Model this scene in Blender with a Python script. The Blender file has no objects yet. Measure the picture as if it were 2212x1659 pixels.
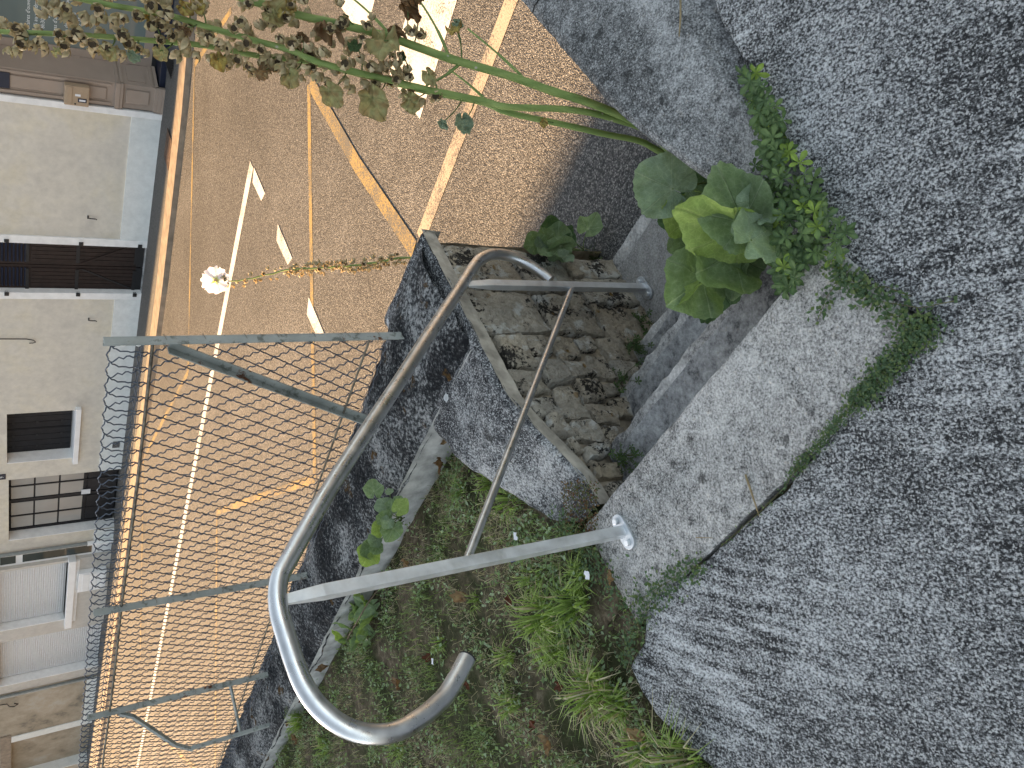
import bpy, bmesh, math, random
import numpy as np
from mathutils import Vector, Matrix, noise as mn
random.seed(7); np.random.seed(7)
sc = bpy.context.scene
COL = sc.collection
R = math.radians

# ------------------------------------------------------------------ camera
# upright phone picture turned a quarter: image left is up in the world
FPX, NAD, HC = 1790.0, (3730.0, 670.0), 1.6
def _n(v): return v/np.linalg.norm(v)
_D = _n(np.array([(1659-NAD[1])-829.5, NAD[0]-1106, FPX]))
_F = np.array([0,0,1.]); _F = _n(_F-_F.dot(_D)*_D)
_R = np.cross(_D,_F)
def cam2w(c): return np.array([c.dot(_R), c.dot(_F), -c.dot(_D)])
cr, cd, cf = (cam2w(np.array(v,float)) for v in ((1,0,0),(0,1,0),(0,0,1)))
cam = bpy.data.cameras.new('camera'); camo = bpy.data.objects.new('camera', cam); COL.objects.link(camo)
camo.matrix_world = Matrix(((cd[0],cr[0],-cf[0],0),(cd[1],cr[1],-cf[1],0),(cd[2],cr[2],-cf[2],HC),(0,0,0,1)))
cam.sensor_width = 36; cam.lens = FPX/2212*36; cam.clip_end = 500; cam.clip_start = .02
sc.camera = camo
def ray(x,y): return cam2w(np.array([(1659-y)-829.5, x-1106, FPX]))
def pix(x,y,Y):            # point seen at this place of the picture, Y metres ahead
    r = ray(x,y); t = Y/r[1]; return np.array([r[0]*t, Y, r[2]*t+HC])
def pixz(x,y,z):
    r = ray(x,y); t = (z-HC)/r[2]; return np.array([r[0]*t, r[1]*t, z])

# ------------------------------------------------------------------ light
SUN_EL, SUN_TRAVEL = R(17), np.array([.6855,-.7289])
w = bpy.data.worlds.new('World'); sc.world = w; w.use_nodes = True
nt = w.node_tree; bg = nt.nodes['Background']
sky = nt.nodes.new('ShaderNodeTexSky'); sky.sky_type = 'NISHITA'; sky.sun_disc = False
sky.sun_elevation = SUN_EL; sky.sun_rotation = math.atan2(-SUN_TRAVEL[0], -SUN_TRAVEL[1])
sky.air_density = 1.0; sky.dust_density = 1.5; sky.ozone_density = 1.0
hs_ = nt.nodes.new('ShaderNodeHueSaturation'); hs_.inputs['Saturation'].default_value = .42; hs_.inputs['Hue'].default_value = .482
nt.links.new(sky.outputs[0], hs_.inputs['Color']); nt.links.new(hs_.outputs[0], bg.inputs[0]); bg.inputs[1].default_value = .055
sl = bpy.data.lights.new('sun','SUN'); so = bpy.data.objects.new('sun', sl); COL.objects.link(so)
sl.energy = 5.0; sl.angle = R(.53); sl.color = (1,.63,.31)
sd3 = Vector((SUN_TRAVEL[0]*math.cos(SUN_EL), SUN_TRAVEL[1]*math.cos(SUN_EL), -math.sin(SUN_EL)))
so.rotation_euler = sd3.to_track_quat('-Z','Y').to_euler(); so.location = (-20,22,12)
vs = sc.view_settings; vs.view_transform = 'Standard'; vs.look = 'None'; vs.exposure = 2.8; vs.gamma = 1; vs.use_curve_mapping = False
sc.cycles.max_bounces = 6; sc.cycles.use_denoising = True

# ------------------------------------------------------------------ frames of the place
PD = np.array([-.44630,1.81540]); SD = np.array([.77908,.62692]); SE = np.array([SD[1],-SD[0]])
FD = np.array([.71015,-.70404]); FN = np.array([.70404,.71015]); NF, ZF = 11.75, -1.15
def ST(a,e,z): q = PD+a*SD+e*SE; return (q[0],q[1],z)          # along the stair, across it, up
def RZ(n): return -.8-.039095*(n-2.8)                            # the road falls gently to the far side
def FA(s,o,z): q = s*FD+(NF-o)*FN; return (q[0],q[1],z+ZF)       # along the house fronts, out of them, up
def RD(s,n,h=0): q = s*FD+n*FN; return (q[0],q[1],RZ(n)+h)
def I(x,y,z): return (x,y,z)
def ns(x,y,z=0,sc=1): return mn.noise(Vector((x*sc,y*sc,z*sc)))
def fbm(x,y,z=0,sc=1,o=4):
    t=0;a=1
    for i in range(o): t+=a*mn.noise(Vector((x*sc,y*sc,z*sc+i*7.3))); sc*=2.1; a*=.5
    return t

# ------------------------------------------------------------------ object helpers
WL = {}
class MB:
    def __init__(s): s.v=[]; s.f=[]; s.c=[]; s.m=[]
    def add(s, vs, fs, col=None, mi=0):
        o=len(s.v); s.v+= [tuple(map(float,p)) for p in vs]; s.f += [tuple(i+o for i in f) for f in fs]; s.m += [mi]*len(fs)
        if col is not None:
            s.c += ([col]*len(vs) if not isinstance(col,list) else col)
        return s
    def box(s, lo, hi, fn=I, mi=0, col=None):
        x0,y0,z0=lo; x1,y1,z1=hi
        v=[fn(*p) for p in ((x0,y0,z0),(x1,y0,z0),(x1,y1,z0),(x0,y1,z0),(x0,y0,z1),(x1,y0,z1),(x1,y1,z1),(x0,y1,z1))]
        return s.add(v,[(0,3,2,1),(4,5,6,7),(0,1,5,4),(1,2,6,5),(2,3,7,6),(3,0,4,7)],col,mi)
    def prism(s, poly, z0, z1, fn=I, mi=0):
        n=len(poly); v=[fn(x,y,z0) for x,y in poly]+[fn(x,y,z1) for x,y in poly]
        return s.add(v,[tuple(range(n))[::-1],tuple(range(n,2*n))]+[(i,(i+1)%n,n+(i+1)%n,n+i) for i in range(n)],None,mi)
    def tube(s, pts, r, seg=8, caps=True, col=None, mi=0):
        P=[np.array(p,float) for p in pts]; n=len(P); rs=r if hasattr(r,'__len__') else [r]*n
        t0=_n(P[1]-P[0]); ref=np.array([0,0,1.]) if abs(t0[2])<.9 else np.array([1.,0,0])
        u=_n(np.cross(t0,ref)); V=[]
        for i in range(n):
            t=P[min(i+1,n-1)]-P[max(i-1,0)]
            t=_n(t) if np.linalg.norm(t)>1e-9 else t0
            u=u-u.dot(t)*t; u=_n(u); w=np.cross(t,u)
            for k in range(seg):
                an=2*math.pi*k/seg; V.append(P[i]+rs[i]*(math.cos(an)*u+math.sin(an)*w))
        F=[(i*seg+k,i*seg+(k+1)%seg,(i+1)*seg+(k+1)%seg,(i+1)*seg+k) for i in range(n-1) for k in range(seg)]
        if caps: F+= [tuple(range(seg))[::-1],tuple(range((n-1)*seg,n*seg))]
        return s.add(V,F,col,mi)
    def grid(s, nx, ny, fn, mi=0):
        v=[fn(i/nx,j/ny) for j in range(ny+1) for i in range(nx+1)]
        f=[(j*(nx+1)+i,j*(nx+1)+i+1,(j+1)*(nx+1)+i+1,(j+1)*(nx+1)+i) for j in range(ny) for i in range(nx)]
        return s.add(v,f,None,mi)
    def mesh(s, name, mats, off=(0,0,0), smooth=False, fixn=True, bevel=0):
        me=bpy.data.meshes.new(name)
        v=np.array(s.v,float)-np.array(off)
        me.from_pydata(v.tolist(),[],s.f)
        mats = mats if isinstance(mats,(list,tuple)) else [mats]
        for m in mats: me.materials.append(m)
        if len(mats)>1: me.polygons.foreach_set('material_index', s.m)
        if s.c and len(s.c)==len(s.v):
            ca=me.color_attributes.new('Col','FLOAT_COLOR','POINT')
            arr=np.ones((len(s.v),4),np.float32); arr[:,:3]=np.array(s.c,np.float32)[:,:3]; ca.data.foreach_set('color',arr.ravel())
        if fixn or bevel:
            bm=bmesh.new(); bm.from_mesh(me)
            if fixn: bmesh.ops.recalc_face_normals(bm, faces=bm.faces)
            if bevel:
                es=[e for e in bm.edges if len(e.link_faces)==2 and e.calc_face_angle(0)>.6]
                bmesh.ops.bevel(bm, geom=es, offset=bevel, segments=2, profile=.6, affect='EDGES')
            bm.to_mesh(me); bm.free()
        if smooth:
            me.polygons.foreach_set('use_smooth',[True]*len(me.polygons))
            if smooth!='all':
                bm=bmesh.new(); bm.from_mesh(me)
                for e in bm.edges:
                    if len(e.link_faces)==2 and e.calc_face_angle(0)>R(40): e.smooth=False
                bm.to_mesh(me); bm.free()
        me.update(); return me
    def build(s, name, mats, parent=None, **k):
        off = WL[parent.name] if parent else (0,0,0)
        o=bpy.data.objects.new(name, s.mesh(name, mats, off, **k)); COL.objects.link(o); WL[o.name]=off
        if parent: o.parent=parent
        return o
def tag(o, label=None, cat=None, group=None, kind=None):
    if label: o['label']=label
    if cat: o['category']=cat
    if group: o['group']=group
    if kind: o['kind']=kind
    return o
def empty(name, loc, label, cat, group=None):
    o=bpy.data.objects.new(name,None); COL.objects.link(o); o.location=loc; o.empty_display_size=.1
    WL[o.name]=tuple(loc); return tag(o,label,cat,group)
def inst(name, me, M, parent=None):
    o=bpy.data.objects.new(name, me); COL.objects.link(o)
    M=M.copy()
    if parent: o.parent=parent; M.translation -= Vector(WL[parent.name])
    o.matrix_local=M; WL[o.name]=tuple(M.translation+(Vector(WL[parent.name]) if parent else Vector()))
    return o
def struct(o): o['kind']='structure'; return o

# ------------------------------------------------------------------ materials
class NT:
    def __init__(s,name,rough=.8,spec=.3,metal=0):
        s.m=bpy.data.materials.new(name); s.m.use_nodes=True; s.t=s.m.node_tree; s.b=s.t.nodes['Principled BSDF']
        s.b.inputs['Roughness'].default_value=rough; s.b.inputs['Specular IOR Level'].default_value=spec; s.b.inputs['Metallic'].default_value=metal
        s.tc=s.t.nodes.new('ShaderNodeTexCoord').outputs['Object']; s.vec=s.tc
    def lk(s,a,b):
        if hasattr(a,'is_linked'): s.t.links.new(a,b)
        else:
            if hasattr(b.default_value,'__len__') and not hasattr(a,'__len__'): a=[a]*len(b.default_value)
            if hasattr(b.default_value,'__len__') and len(b.default_value)==4 and len(a)==3: a=tuple(a)+(1,)
            b.default_value=a
    def mapping(s,scale=(1,1,1),rot=(0,0,0),vec=None):
        n=s.t.nodes.new('ShaderNodeMapping'); n.inputs['Scale'].default_value=scale; n.inputs['Rotation'].default_value=rot
        s.lk(vec or s.tc,n.inputs['Vector']); return n.outputs[0]
    def noise(s,scale,det=4,rough=.55,vec=None,dist=0):
        n=s.t.nodes.new('ShaderNodeTexNoise'); n.inputs['Scale'].default_value=scale; n.inputs['Detail'].default_value=det; n.inputs['Roughness'].default_value=rough; n.inputs['Distortion'].default_value=dist
        s.lk(vec or s.vec,n.inputs['Vector']); return n.outputs['Fac']
    def vor(s,scale,out='Distance',feat='F1',vec=None,rnd=1):
        n=s.t.nodes.new('ShaderNodeTexVoronoi'); n.feature=feat; n.inputs['Scale'].default_value=scale; n.inputs['Randomness'].default_value=rnd
        s.lk(vec or s.vec,n.inputs['Vector']); return n.outputs[out]
    def ramp(s,fac,stops,interp='LINEAR'):
        n=s.t.nodes.new('ShaderNodeValToRGB'); n.color_ramp.interpolation=interp; el=n.color_ramp.elements
        while len(el)<len(stops): el.new(.5)
        for e,(p,c) in zip(el,stops):
            e.position=p; c=(c,c,c) if not hasattr(c,'__len__') else c; e.color=tuple(c)+(1,)
        s.lk(fac,n.inputs[0]); return n.outputs[0]
    def mix(s,fac,a,b,blend='MIX'):
        n=s.t.nodes.new('ShaderNodeMix'); n.data_type='RGBA'; n.blend_type=blend
        s.lk(fac,n.inputs['Factor']); s.lk(a,n.inputs['A'] if False else n.inputs[6]); s.lk(b,n.inputs[7]); return n.outputs[2]
    def math(s,op,a,b=0,c=None):
        n=s.t.nodes.new('ShaderNodeMath'); n.operation=op; s.lk(a,n.inputs[0]); s.lk(b,n.inputs[1])
        if c is not None: s.lk(c,n.inputs[2])
        return n.outputs[0]
    def rnd(s): return s.t.nodes.new('ShaderNodeObjectInfo').outputs['Random']
    def attr(s,name='Col'):
        n=s.t.nodes.new('ShaderNodeAttribute'); n.attribute_name=name; return n.outputs['Color']
    def hsv(s,col,h=.5,sa=1,v=1):
        n=s.t.nodes.new('ShaderNodeHueSaturation'); s.lk(h,n.inputs[0]); s.lk(sa,n.inputs[1]); s.lk(v,n.inputs[2]); s.lk(col,n.inputs['Color']); return n.outputs[0]
    def bump(s,h,strength=.5,dist=.005,normal=None):
        n=s.t.nodes.new('ShaderNodeBump'); n.inputs['Strength'].default_value=strength; n.inputs['Distance'].default_value=dist
        s.lk(h,n.inputs['Height'])
        if normal: s.lk(normal,n.inputs['Normal'])
        s.lk(n.outputs[0],s.b.inputs['Normal']); return n.outputs[0]
    def col(s,c): s.lk(c,s.b.inputs['Base Color']); return s
    def rough(s,r): s.lk(r,s.b.inputs['Roughness']); return s
    def trans(s,v,c=None):
        return s
def plain(name,c,rough=.6,spec=.4,metal=0,var=.12,scale=18,bump=.0):
    n=NT(name,rough,spec,metal); f=n.noise(scale,4); k=n.ramp(f,[(.3,1-var),(.7,1+var)])
    n.col(n.mix(1,c,k,'MULTIPLY'))
    if bump: n.bump(n.noise(scale*8,3),bump,.003)
    return n.m

def concrete(name, light=(.40,.42,.43), mid=(.17,.175,.175), dark=(.025,.026,.027), sc=150, cut=.5, soft=.1, big=2.2, bigw=.18, streak=None, spot=0, disc=0, bump=.6, grit=.5, gw=.4, edge=False):
    n=NT(name,.92,.15); v=n.mapping((1,.75,1),(0,0,streak)) if streak is not None else n.tc
    f=n.noise(sc,8,.74,v); g=n.noise(sc*.2,4,.62,v); b=n.noise(big,4,.6)
    t=n.math('ADD',f,n.math('MULTIPLY_ADD',n.math('SUBTRACT',g,.5),gw,0)); t=n.math('ADD',t,n.math('MULTIPLY',n.math('SUBTRACT',b,.5),bigw*2))
    if edge:   # washed paler strip along the terrace joint
        dp=n.t.nodes.new('ShaderNodeVectorMath'); dp.operation='DOT_PRODUCT'; n.lk(n.tc,dp.inputs[0]); dp.inputs[1].default_value=(SE[0]-.10*SD[0],SE[1]-.10*SD[1],0); ew=n.math('ADD',dp.outputs['Value'],n.math('MULTIPLY',n.math('SUBTRACT',n.noise(7,3),.5),.16)); t=n.math('ADD',t,n.ramp(n.math('ADD',ew,.5),[(.50,0),(.58,.12),(.63,.05)]))
    if streak is not None:
        sv=n.mapping((1,.10,1),(0,0,streak)); sk=n.noise(42,3,.6,sv); t=n.math('ADD',t,n.math('MULTIPLY',n.math('SUBTRACT',sk,.5),n.ramp(n.noise(1.7,2),[(.42,.05),(.62,.5)])))
    c=n.ramp(t,[(cut-soft,dark),(cut,mid),(cut+soft,light),(cut+soft*2.3,tuple(min(1,x*1.45) for x in light))])
    wm=n.ramp(n.noise(60,3),[(.62,0),(.7,.35)]); c=n.mix(wm,c,n.mix(1,c,(1.15,1.0,.82),'MULTIPLY'))
    sp=n.vor(260,'Color'); s1=n.ramp(sp,[(.74,0),(.80,1)]); s2=n.ramp(sp,[(.20,1),(.26,0)])
    c=n.mix(n.math('MULTIPLY',s1,grit),c,(.62,.63,.63)); c=n.mix(n.math('MULTIPLY',s2,grit*.8),c,dark)
    if spot:
        d=n.vor(spot,'Distance'); dn=n.math('ADD',d,n.math('MULTIPLY',n.math('SUBTRACT',n.noise(spot*9,5,.7),.5),.75))
        gate=n.ramp(n.vor(spot,'Color'),[(.5,0),(.6,1)]); k=n.math('MULTIPLY',n.ramp(dn,[(.10,1),(.26,0)]),gate); c=n.mix(n.math('MULTIPLY',k,.8),c,(.025,.026,.026))
    if disc:
        v2=n.mapping((1,1,1),(0,0,1.1)); d=n.vor(disc,'Distance',vec=v2); dn=n.math('ADD',d,n.math('MULTIPLY',n.math('SUBTRACT',n.noise(disc*12,3),.5),.12))
        gate=n.ramp(n.vor(disc,'Color',vec=v2),[(.70,0),(.72,1)]); k=n.math('MULTIPLY',n.ramp(dn,[(.13,1),(.16,0)]),gate)
        ring=n.ramp(dn,[(.0,(.34,.36,.36)),(.09,(.42,.44,.45)),(.15,(.6,.62,.63))]); c=n.mix(n.math('MULTIPLY',k,.9),c,ring)
    n.col(c); n.bump(n.math('ADD',t,n.math('MULTIPLY',n.noise(sc*2.5,2),.5)),bump,.005)
    return n.m

M={}
M['terrace']=concrete('terrace_concrete',light=(.44,.455,.465),mid=(.165,.17,.175),dark=(.022,.023,.025),sc=165,cut=.504,soft=.075,streak=1.35,bigw=.13,bump=.9,gw=.24,grit=.6)
M['slab']=concrete('slab_concrete',light=(.47,.465,.45),mid=(.26,.258,.25),dark=(.05,.05,.05),sc=150,cut=.47,soft=.12,spot=16,bigw=.22,bump=.5,grit=.35)
M['coping']=concrete('coping_concrete',light=(.36,.365,.365),mid=(.155,.158,.16),dark=(.035,.036,.037),sc=190,cut=.52,soft=.14,spot=12,disc=7,bigw=.42,big=1.3,bump=.4,grit=.3,edge=True)
M['cheek']=concrete('cheek_coping_concrete',light=(.34,.345,.345),mid=(.11,.113,.118),dark=(.02,.021,.024),sc=130,cut=.53,soft=.11,spot=10,disc=8,bigw=.4,bump=.6)
M['stepstone']=concrete('step_stone',light=(.34,.345,.345),mid=(.24,.243,.245),dark=(.09,.092,.096),sc=45,cut=.44,soft=.12,bigw=.35,big=4,bump=1.2,grit=.12)
M['landing']=concrete('landing_concrete',light=(.36,.355,.34),mid=(.27,.265,.255),dark=(.16,.157,.15),sc=130,cut=.45,soft=.12,bigw=.1,bump=.35,grit=.15)
def wallcap():
    n=NT('mossy_wall_top',.95,.1); f=n.noise(70,6,.7); b=n.noise(3.2,4,.6,n.mapping((1,1,1)))
    t=n.math('ADD',f,n.math('MULTIPLY',n.math('SUBTRACT',b,.5),.75))
    c=n.ramp(t,[(.38,(.012,.013,.015)),(.50,(.05,.052,.055)),(.60,(.24,.245,.245)),(.76,(.42,.42,.41))])
    mo=n.ramp(n.noise(6.5,5,.65),[(.60,0),(.66,1)]); c=n.mix(mo,c,n.ramp(n.noise(120,4),[(.3,(.03,.017,.006)),(.7,(.12,.07,.025))]))
    n.col(c); n.bump(n.math('ADD',t,n.math('MULTIPLY',mo,.8)),.8,.012); return n.m
M['wallcap']=wallcap()
def stone():
    n=NT('limestone_block',.93,.12); r=n.rnd(); wv=n.mapping((1,1,1)); off=n.t.nodes.new('ShaderNodeVectorMath'); off.operation='ADD'; cb=n.t.nodes.new('ShaderNodeCombineXYZ'); n.lk(n.math('MULTIPLY',r,9),cb.inputs[0]); n.lk(n.tc,off.inputs[0]); n.lk(cb.outputs[0],off.inputs[1]); n.vec=off.outputs[0]
    base=n.mix(r,(.56,.47,.34),(.60,.56,.48)); f=n.noise(9,7,.7); base=n.mix(n.ramp(f,[(.35,0),(.65,.7)]),base,(.30,.28,.245))
    base=n.mix(n.ramp(n.noise(45,6,.7),[(.42,.0),(.64,.5)]),base,(.15,.13,.10))
    wh=n.ramp(n.noise(11,6,.65),[(.56,0),(.62,.85)]); base=n.mix(wh,base,(.62,.62,.58))
    bl=n.math('ADD',n.noise(55,6,.75),n.math('MULTIPLY',n.math('SUBTRACT',n.noise(6,4),.5),.95)); bk=n.ramp(bl,[(.555,0),(.61,.95)]); base=n.mix(bk,base,(.022,.021,.02))
    oc=n.math('MULTIPLY',n.ramp(n.math('ADD',n.vor(16,'Distance'),n.math('MULTIPLY',n.noise(90,4),.3)),[(.28,1),(.36,0)]),n.ramp(n.vor(16,'Color'),[(.74,0),(.77,1)])); base=n.mix(n.math('MULTIPLY',oc,.8),base,(.25,.145,.03))
    n.col(base); n.bump(n.math('ADD',n.noise(22,9,.72),n.math('MULTIPLY',n.noise(120,4),.35)),1,.03); return n.m
M['stone']=stone()
M['mortar']=plain('old_mortar',(.36,.305,.23),.95,.1,var=.55,scale=22,bump=1)
def asphalt():
    n=NT('asphalt',.9,.12); d=n.vor(125,'Distance'); c=n.vor(125,'Color'); b=n.noise(.9,4); f=n.noise(45,4,.7)
    k=n.ramp(c,[(.1,(.07,.07,.07)),(.5,(.135,.132,.128)),(.95,(.30,.29,.275))])
    k=n.mix(n.ramp(n.math('ADD',d,n.math('MULTIPLY',n.math('SUBTRACT',f,.5),.9)),[(.40,0),(.66,.8)]),k,(.034,.034,.036)); k=n.mix(1,k,n.ramp(b,[(.3,.85),(.7,1.15)]),'MULTIPLY'); tr=n.noise(.55,3,.5,n.mapping((1,.08,1),(0,0,.78))); k=n.mix(1,k,n.ramp(tr,[(.35,.82),(.65,1.12)]),'MULTIPLY'); k=n.mix(n.ramp(n.noise(2.3,5,.6),[(.64,0),(.7,.4)]),k,(.06,.058,.055))
    n.col(k); h=n.math('ADD',n.math('MULTIPLY',d,-1),n.math('MULTIPLY',f,.9)); n.bump(h,.7,.007); n.rough(n.ramp(f,[(.3,.6),(.7,.95)])); return n.m
M['asphalt']=asphalt()
def paint(name,c,wear=.5):
    n=NT(name,.85,.15); f=n.noise(95,5,.7); g=n.noise(3,3); t=n.math('ADD',f,n.math('MULTIPLY',n.math('SUBTRACT',g,.5),.5))
    n.col(n.mix(n.ramp(t,[(wear-.06,0),(wear+.06,1)]),(.10,.097,.092),c)); n.bump(n.noise(150,3),.5,.003); return n.m
M['white_paint']=paint('white_road_paint',(.55,.53,.51),.40); M['yellow_paint']=paint('yellow_road_paint',(.30,.215,.085),.515)
M['old_white']=paint('worn_white_road_paint',(.36,.30,.235),.46)
M['kerb']=plain('kerb_concrete',(.24,.195,.15),.9,.2,var=.25,scale=8,bump=.6)
M['pavement']=plain('pavement_asphalt',(.10,.098,.095),.9,.2,var=.4,scale=40,bump=.9)
def soil():
    n=NT('lawn_soil',1,.05); f=n.noise(25,6,.7); g=n.noise(3.5,4); c=n.ramp(f,[(.35,(.05,.04,.029)),(.55,(.15,.12,.085)),(.72,(.32,.27,.20))]); c=n.mix(n.ramp(g,[(.42,.8),(.6,.1)]),c,(.03,.042,.016)); n.col(c); n.bump(f,1,.02); return n.m
M['soil']=soil()
def leafy(name,spec=.3,rough=.6,tr=.35,tint=(1.3,1.5,.7)):
    n=NT(name,rough,spec); c=n.attr(); f=n.noise(60,3); c=n.mix(1,c,n.ramp(f,[(.3,.8),(.7,1.2)]),'MULTIPLY'); n.col(c)
    t=n.t; tb=t.nodes.new('ShaderNodeBsdfTranslucent'); mx=t.nodes.new('ShaderNodeMixShader'); mx.inputs[0].default_value=tr
    n.lk(n.mix(1,c,tint,'MULTIPLY'),tb.inputs[0]); t.links.new(n.b.outputs[0],mx.inputs[1]); t.links.new(tb.outputs[0],mx.inputs[2]); t.links.new(mx.outputs[0],t.nodes['Material Output'].inputs[0]); return n
M['leaf']=leafy('green_leaf').m; M['blade']=leafy('grass_blade',tr=.3).m
def mallow():
    n=leafy('mallow_leaf',.25,.65,.25); ve=n.vor(75,'Distance','DISTANCE_TO_EDGE'); ln=n.ramp(ve,[(.02,1),(.10,0)]); cc=n.attr(); cc=n.mix(1,cc,n.ramp(n.noise(28,5,.65),[(.3,.72),(.7,1.25)]),'MULTIPLY'); cc=n.mix(n.math('MULTIPLY',ln,.38),cc,n.mix(1,cc,(1.7,1.6,1.7),'MULTIPLY')); cc=n.mix(n.ramp(n.noise(45,5,.7),[(.66,0),(.70,.55)]),cc,(.42,.45,.36)); n.col(cc); n.bump(n.math('ADD',n.noise(130,4,.6),n.math('MULTIPLY',ln,-.4)),.4,.004); n.b.inputs['Roughness'].default_value=.8; n.b.inputs['Specular IOR Level'].default_value=.15; return n.m
M['mallow']=mallow()
def stemm():
    n=NT('hollyhock_stem',.6,.3); v=n.mapping((1,1,.15)); c=n.ramp(n.noise(60,3,.5,v),[(.3,(.13,.20,.055)),(.7,(.24,.31,.10))]); sp=n.math('MULTIPLY',n.ramp(n.vor(38,'Distance'),[(.1,1),(.2,0)]),n.ramp(n.vor(38,'Color'),[(.72,0),(.75,1)])); c=n.mix(sp,c,(.4,.38,.3)); n.col(c); n.bump(n.noise(200,2),.2,.002); return n.m
M['stem']=stemm()
def galv(name,c=(.44,.46,.48),rough=.38):
    n=NT(name,rough,.5,1); f=n.noise(14,5,.6); k=n.mix(1,c,n.ramp(f,[(.3,.82),(.7,1.1)]),'MULTIPLY'); sp=n.ramp(n.noise(7,6,.8),[(.66,0),(.7,.5)]); n.col(n.mix(sp,k,(.2,.19,.17))); n.rough(n.ramp(n.noise(30,4),[(.3,rough-.08),(.7,rough+.12)])); n.bump(n.noise(160,3),.06,.002); return n.m
M['steel']=galv('galvanised_tube',(.72,.73,.74),.30); M['zinc']=galv('galvanised_bar',(.80,.82,.84),.55); M['zincplate']=galv('zinc_plate',(.62,.65,.68),.5)
M['blackcap']=plain('black_plastic',(.02,.02,.02),.6)
def fpost():
    n=NT('painted_angle_iron',.7,.3); c=n.ramp(n.noise(9,5,.6),[(.3,(.24,.26,.25)),(.7,(.36,.38,.365))]); d=n.ramp(n.noise(24,6,.7),[(.54,0),(.62,.8)]); c=n.mix(d,c,(.10,.11,.095)); ru=n.ramp(n.noise(7,5,.7),[(.62,0),(.66,1)]); c=n.mix(ru,c,(.10,.035,.012)); n.col(c); n.bump(n.noise(70,4),.3,.002); return n.m
M['fpost']=fpost(); M['wire']=plain('fence_wire',(.085,.10,.13),.55,.4,.3,var=.2,scale=30); M['rustrod']=plain('rusty_rod',(.17,.15,.12),.8,.3,.2,var=.6,scale=25); M['greenpaint']=plain('dark_green_paint',(.02,.075,.055),.5,var=.4,scale=20)
def render_wall(name,c1,c2,c3):
    n=NT(name,.95,.1); f=n.noise(1.3,6,.62); c=n.ramp(f,[(.3,c2),(.5,c1),(.68,c3)]); c=n.mix(1,c,n.ramp(n.noise(9,5,.65),[(.3,.9),(.7,1.08)]),'MULTIPLY'); n.col(c); n.bump(n.noise(130,4),.4,.004); return n.m
M['beige']=render_wall('beige_render',(.62,.585,.52),(.54,.51,.465),(.63,.58,.47)); M['plinth']=render_wall('pale_plinth',(.70,.72,.71),(.64,.665,.66),(.73,.74,.73))
M['greige']=render_wall('grey_render',(.56,.53,.49),(.50,.475,.44),(.58,.55,.50))
def oldwall():
    n=NT('stained_old_plaster',.95,.1); c=n.ramp(n.noise(1.2,7,.68),[(.34,(.14,.13,.115)),(.45,(.31,.27,.21)),(.58,(.40,.35,.28)),(.7,(.44,.42,.38))]); n.col(c); n.bump(n.noise(25,6),.6,.01); return n.m
M['oldwall']=oldwall()
M['white']=plain('white_joinery',(.78,.79,.80),.6,.4,var=.05,scale=6); M['whitestone']=plain('white_painted_stone',(.78,.78,.78),.85,.2,var=.08,scale=9,bump=.3)
M['darkwood']=plain('dark_brown_boards',(.022,.013,.011),.6,.3,var=.35,scale=12); M['iron']=plain('black_iron',(.012,.012,.014),.55,.4); M['shutter']=plain('black_shutter',(.013,.013,.016),.6,.3,var=.3,scale=10)
M['taupe']=plain('taupe_paint',(.32,.255,.21),.55,.35,var=.06,scale=5); M['letter']=plain('letterbox_paint',(.36,.27,.185),.45,.4,var=.05)
M['navy']=plain('navy_enamel',(.012,.016,.035),.35,.5); M['paper']=plain('paper',(.7,.71,.74),.8,.2,var=.06)
def glassm(name,c,rough=.05):
    n=NT(name,rough,.6); n.col(n.mix(n.noise(1.5,3),c,tuple(x*1.6 for x in c))); return n.m
M['shopglass']=glassm('shop_glass',(.12,.145,.14)); M['pane']=glassm('curtained_pane',(.28,.27,.255),.12); M['darkpane']=glassm('dark_pane',(.03,.04,.04))
M['pvc']=plain('roller_shutter_pvc',(.62,.625,.635),.6,.3,var=.05); M['cable']=plain('black_cable',(.015,.015,.017),.6)
M['pipe']=plain('grey_downpipe',(.23,.25,.25),.6,.4,.2,var=.15); M['rusty']=plain('rusty_cover',(.11,.07,.05),.8,.3,.3,var=.5,scale=20,bump=.6)
M['roof']=plain('clay_roof',(.22,.09,.05),.9,.1,var=.4,scale=10,bump=.6)
M['dry']=leafy('dry_leaf',.2,.8,.2,(1.3,1.0,.7)).m
def petalm():
    n=NT('petal',.6,.2); c=n.attr(); n.col(c); t=n.t; tb=t.nodes.new('ShaderNodeBsdfTranslucent'); mx=t.nodes.new('ShaderNodeMixShader'); mx.inputs[0].default_value=.4; n.lk(c,tb.inputs[0]); t.links.new(n.b.outputs[0],mx.inputs[1]); t.links.new(tb.outputs[0],mx.inputs[2]); t.links.new(mx.outputs[0],t.nodes['Material Output'].inputs[0]); return n.m
M['petal']=petalm()
M['text']=plain('white_lettering',(.72,.74,.74),.6,var=.02)

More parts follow.
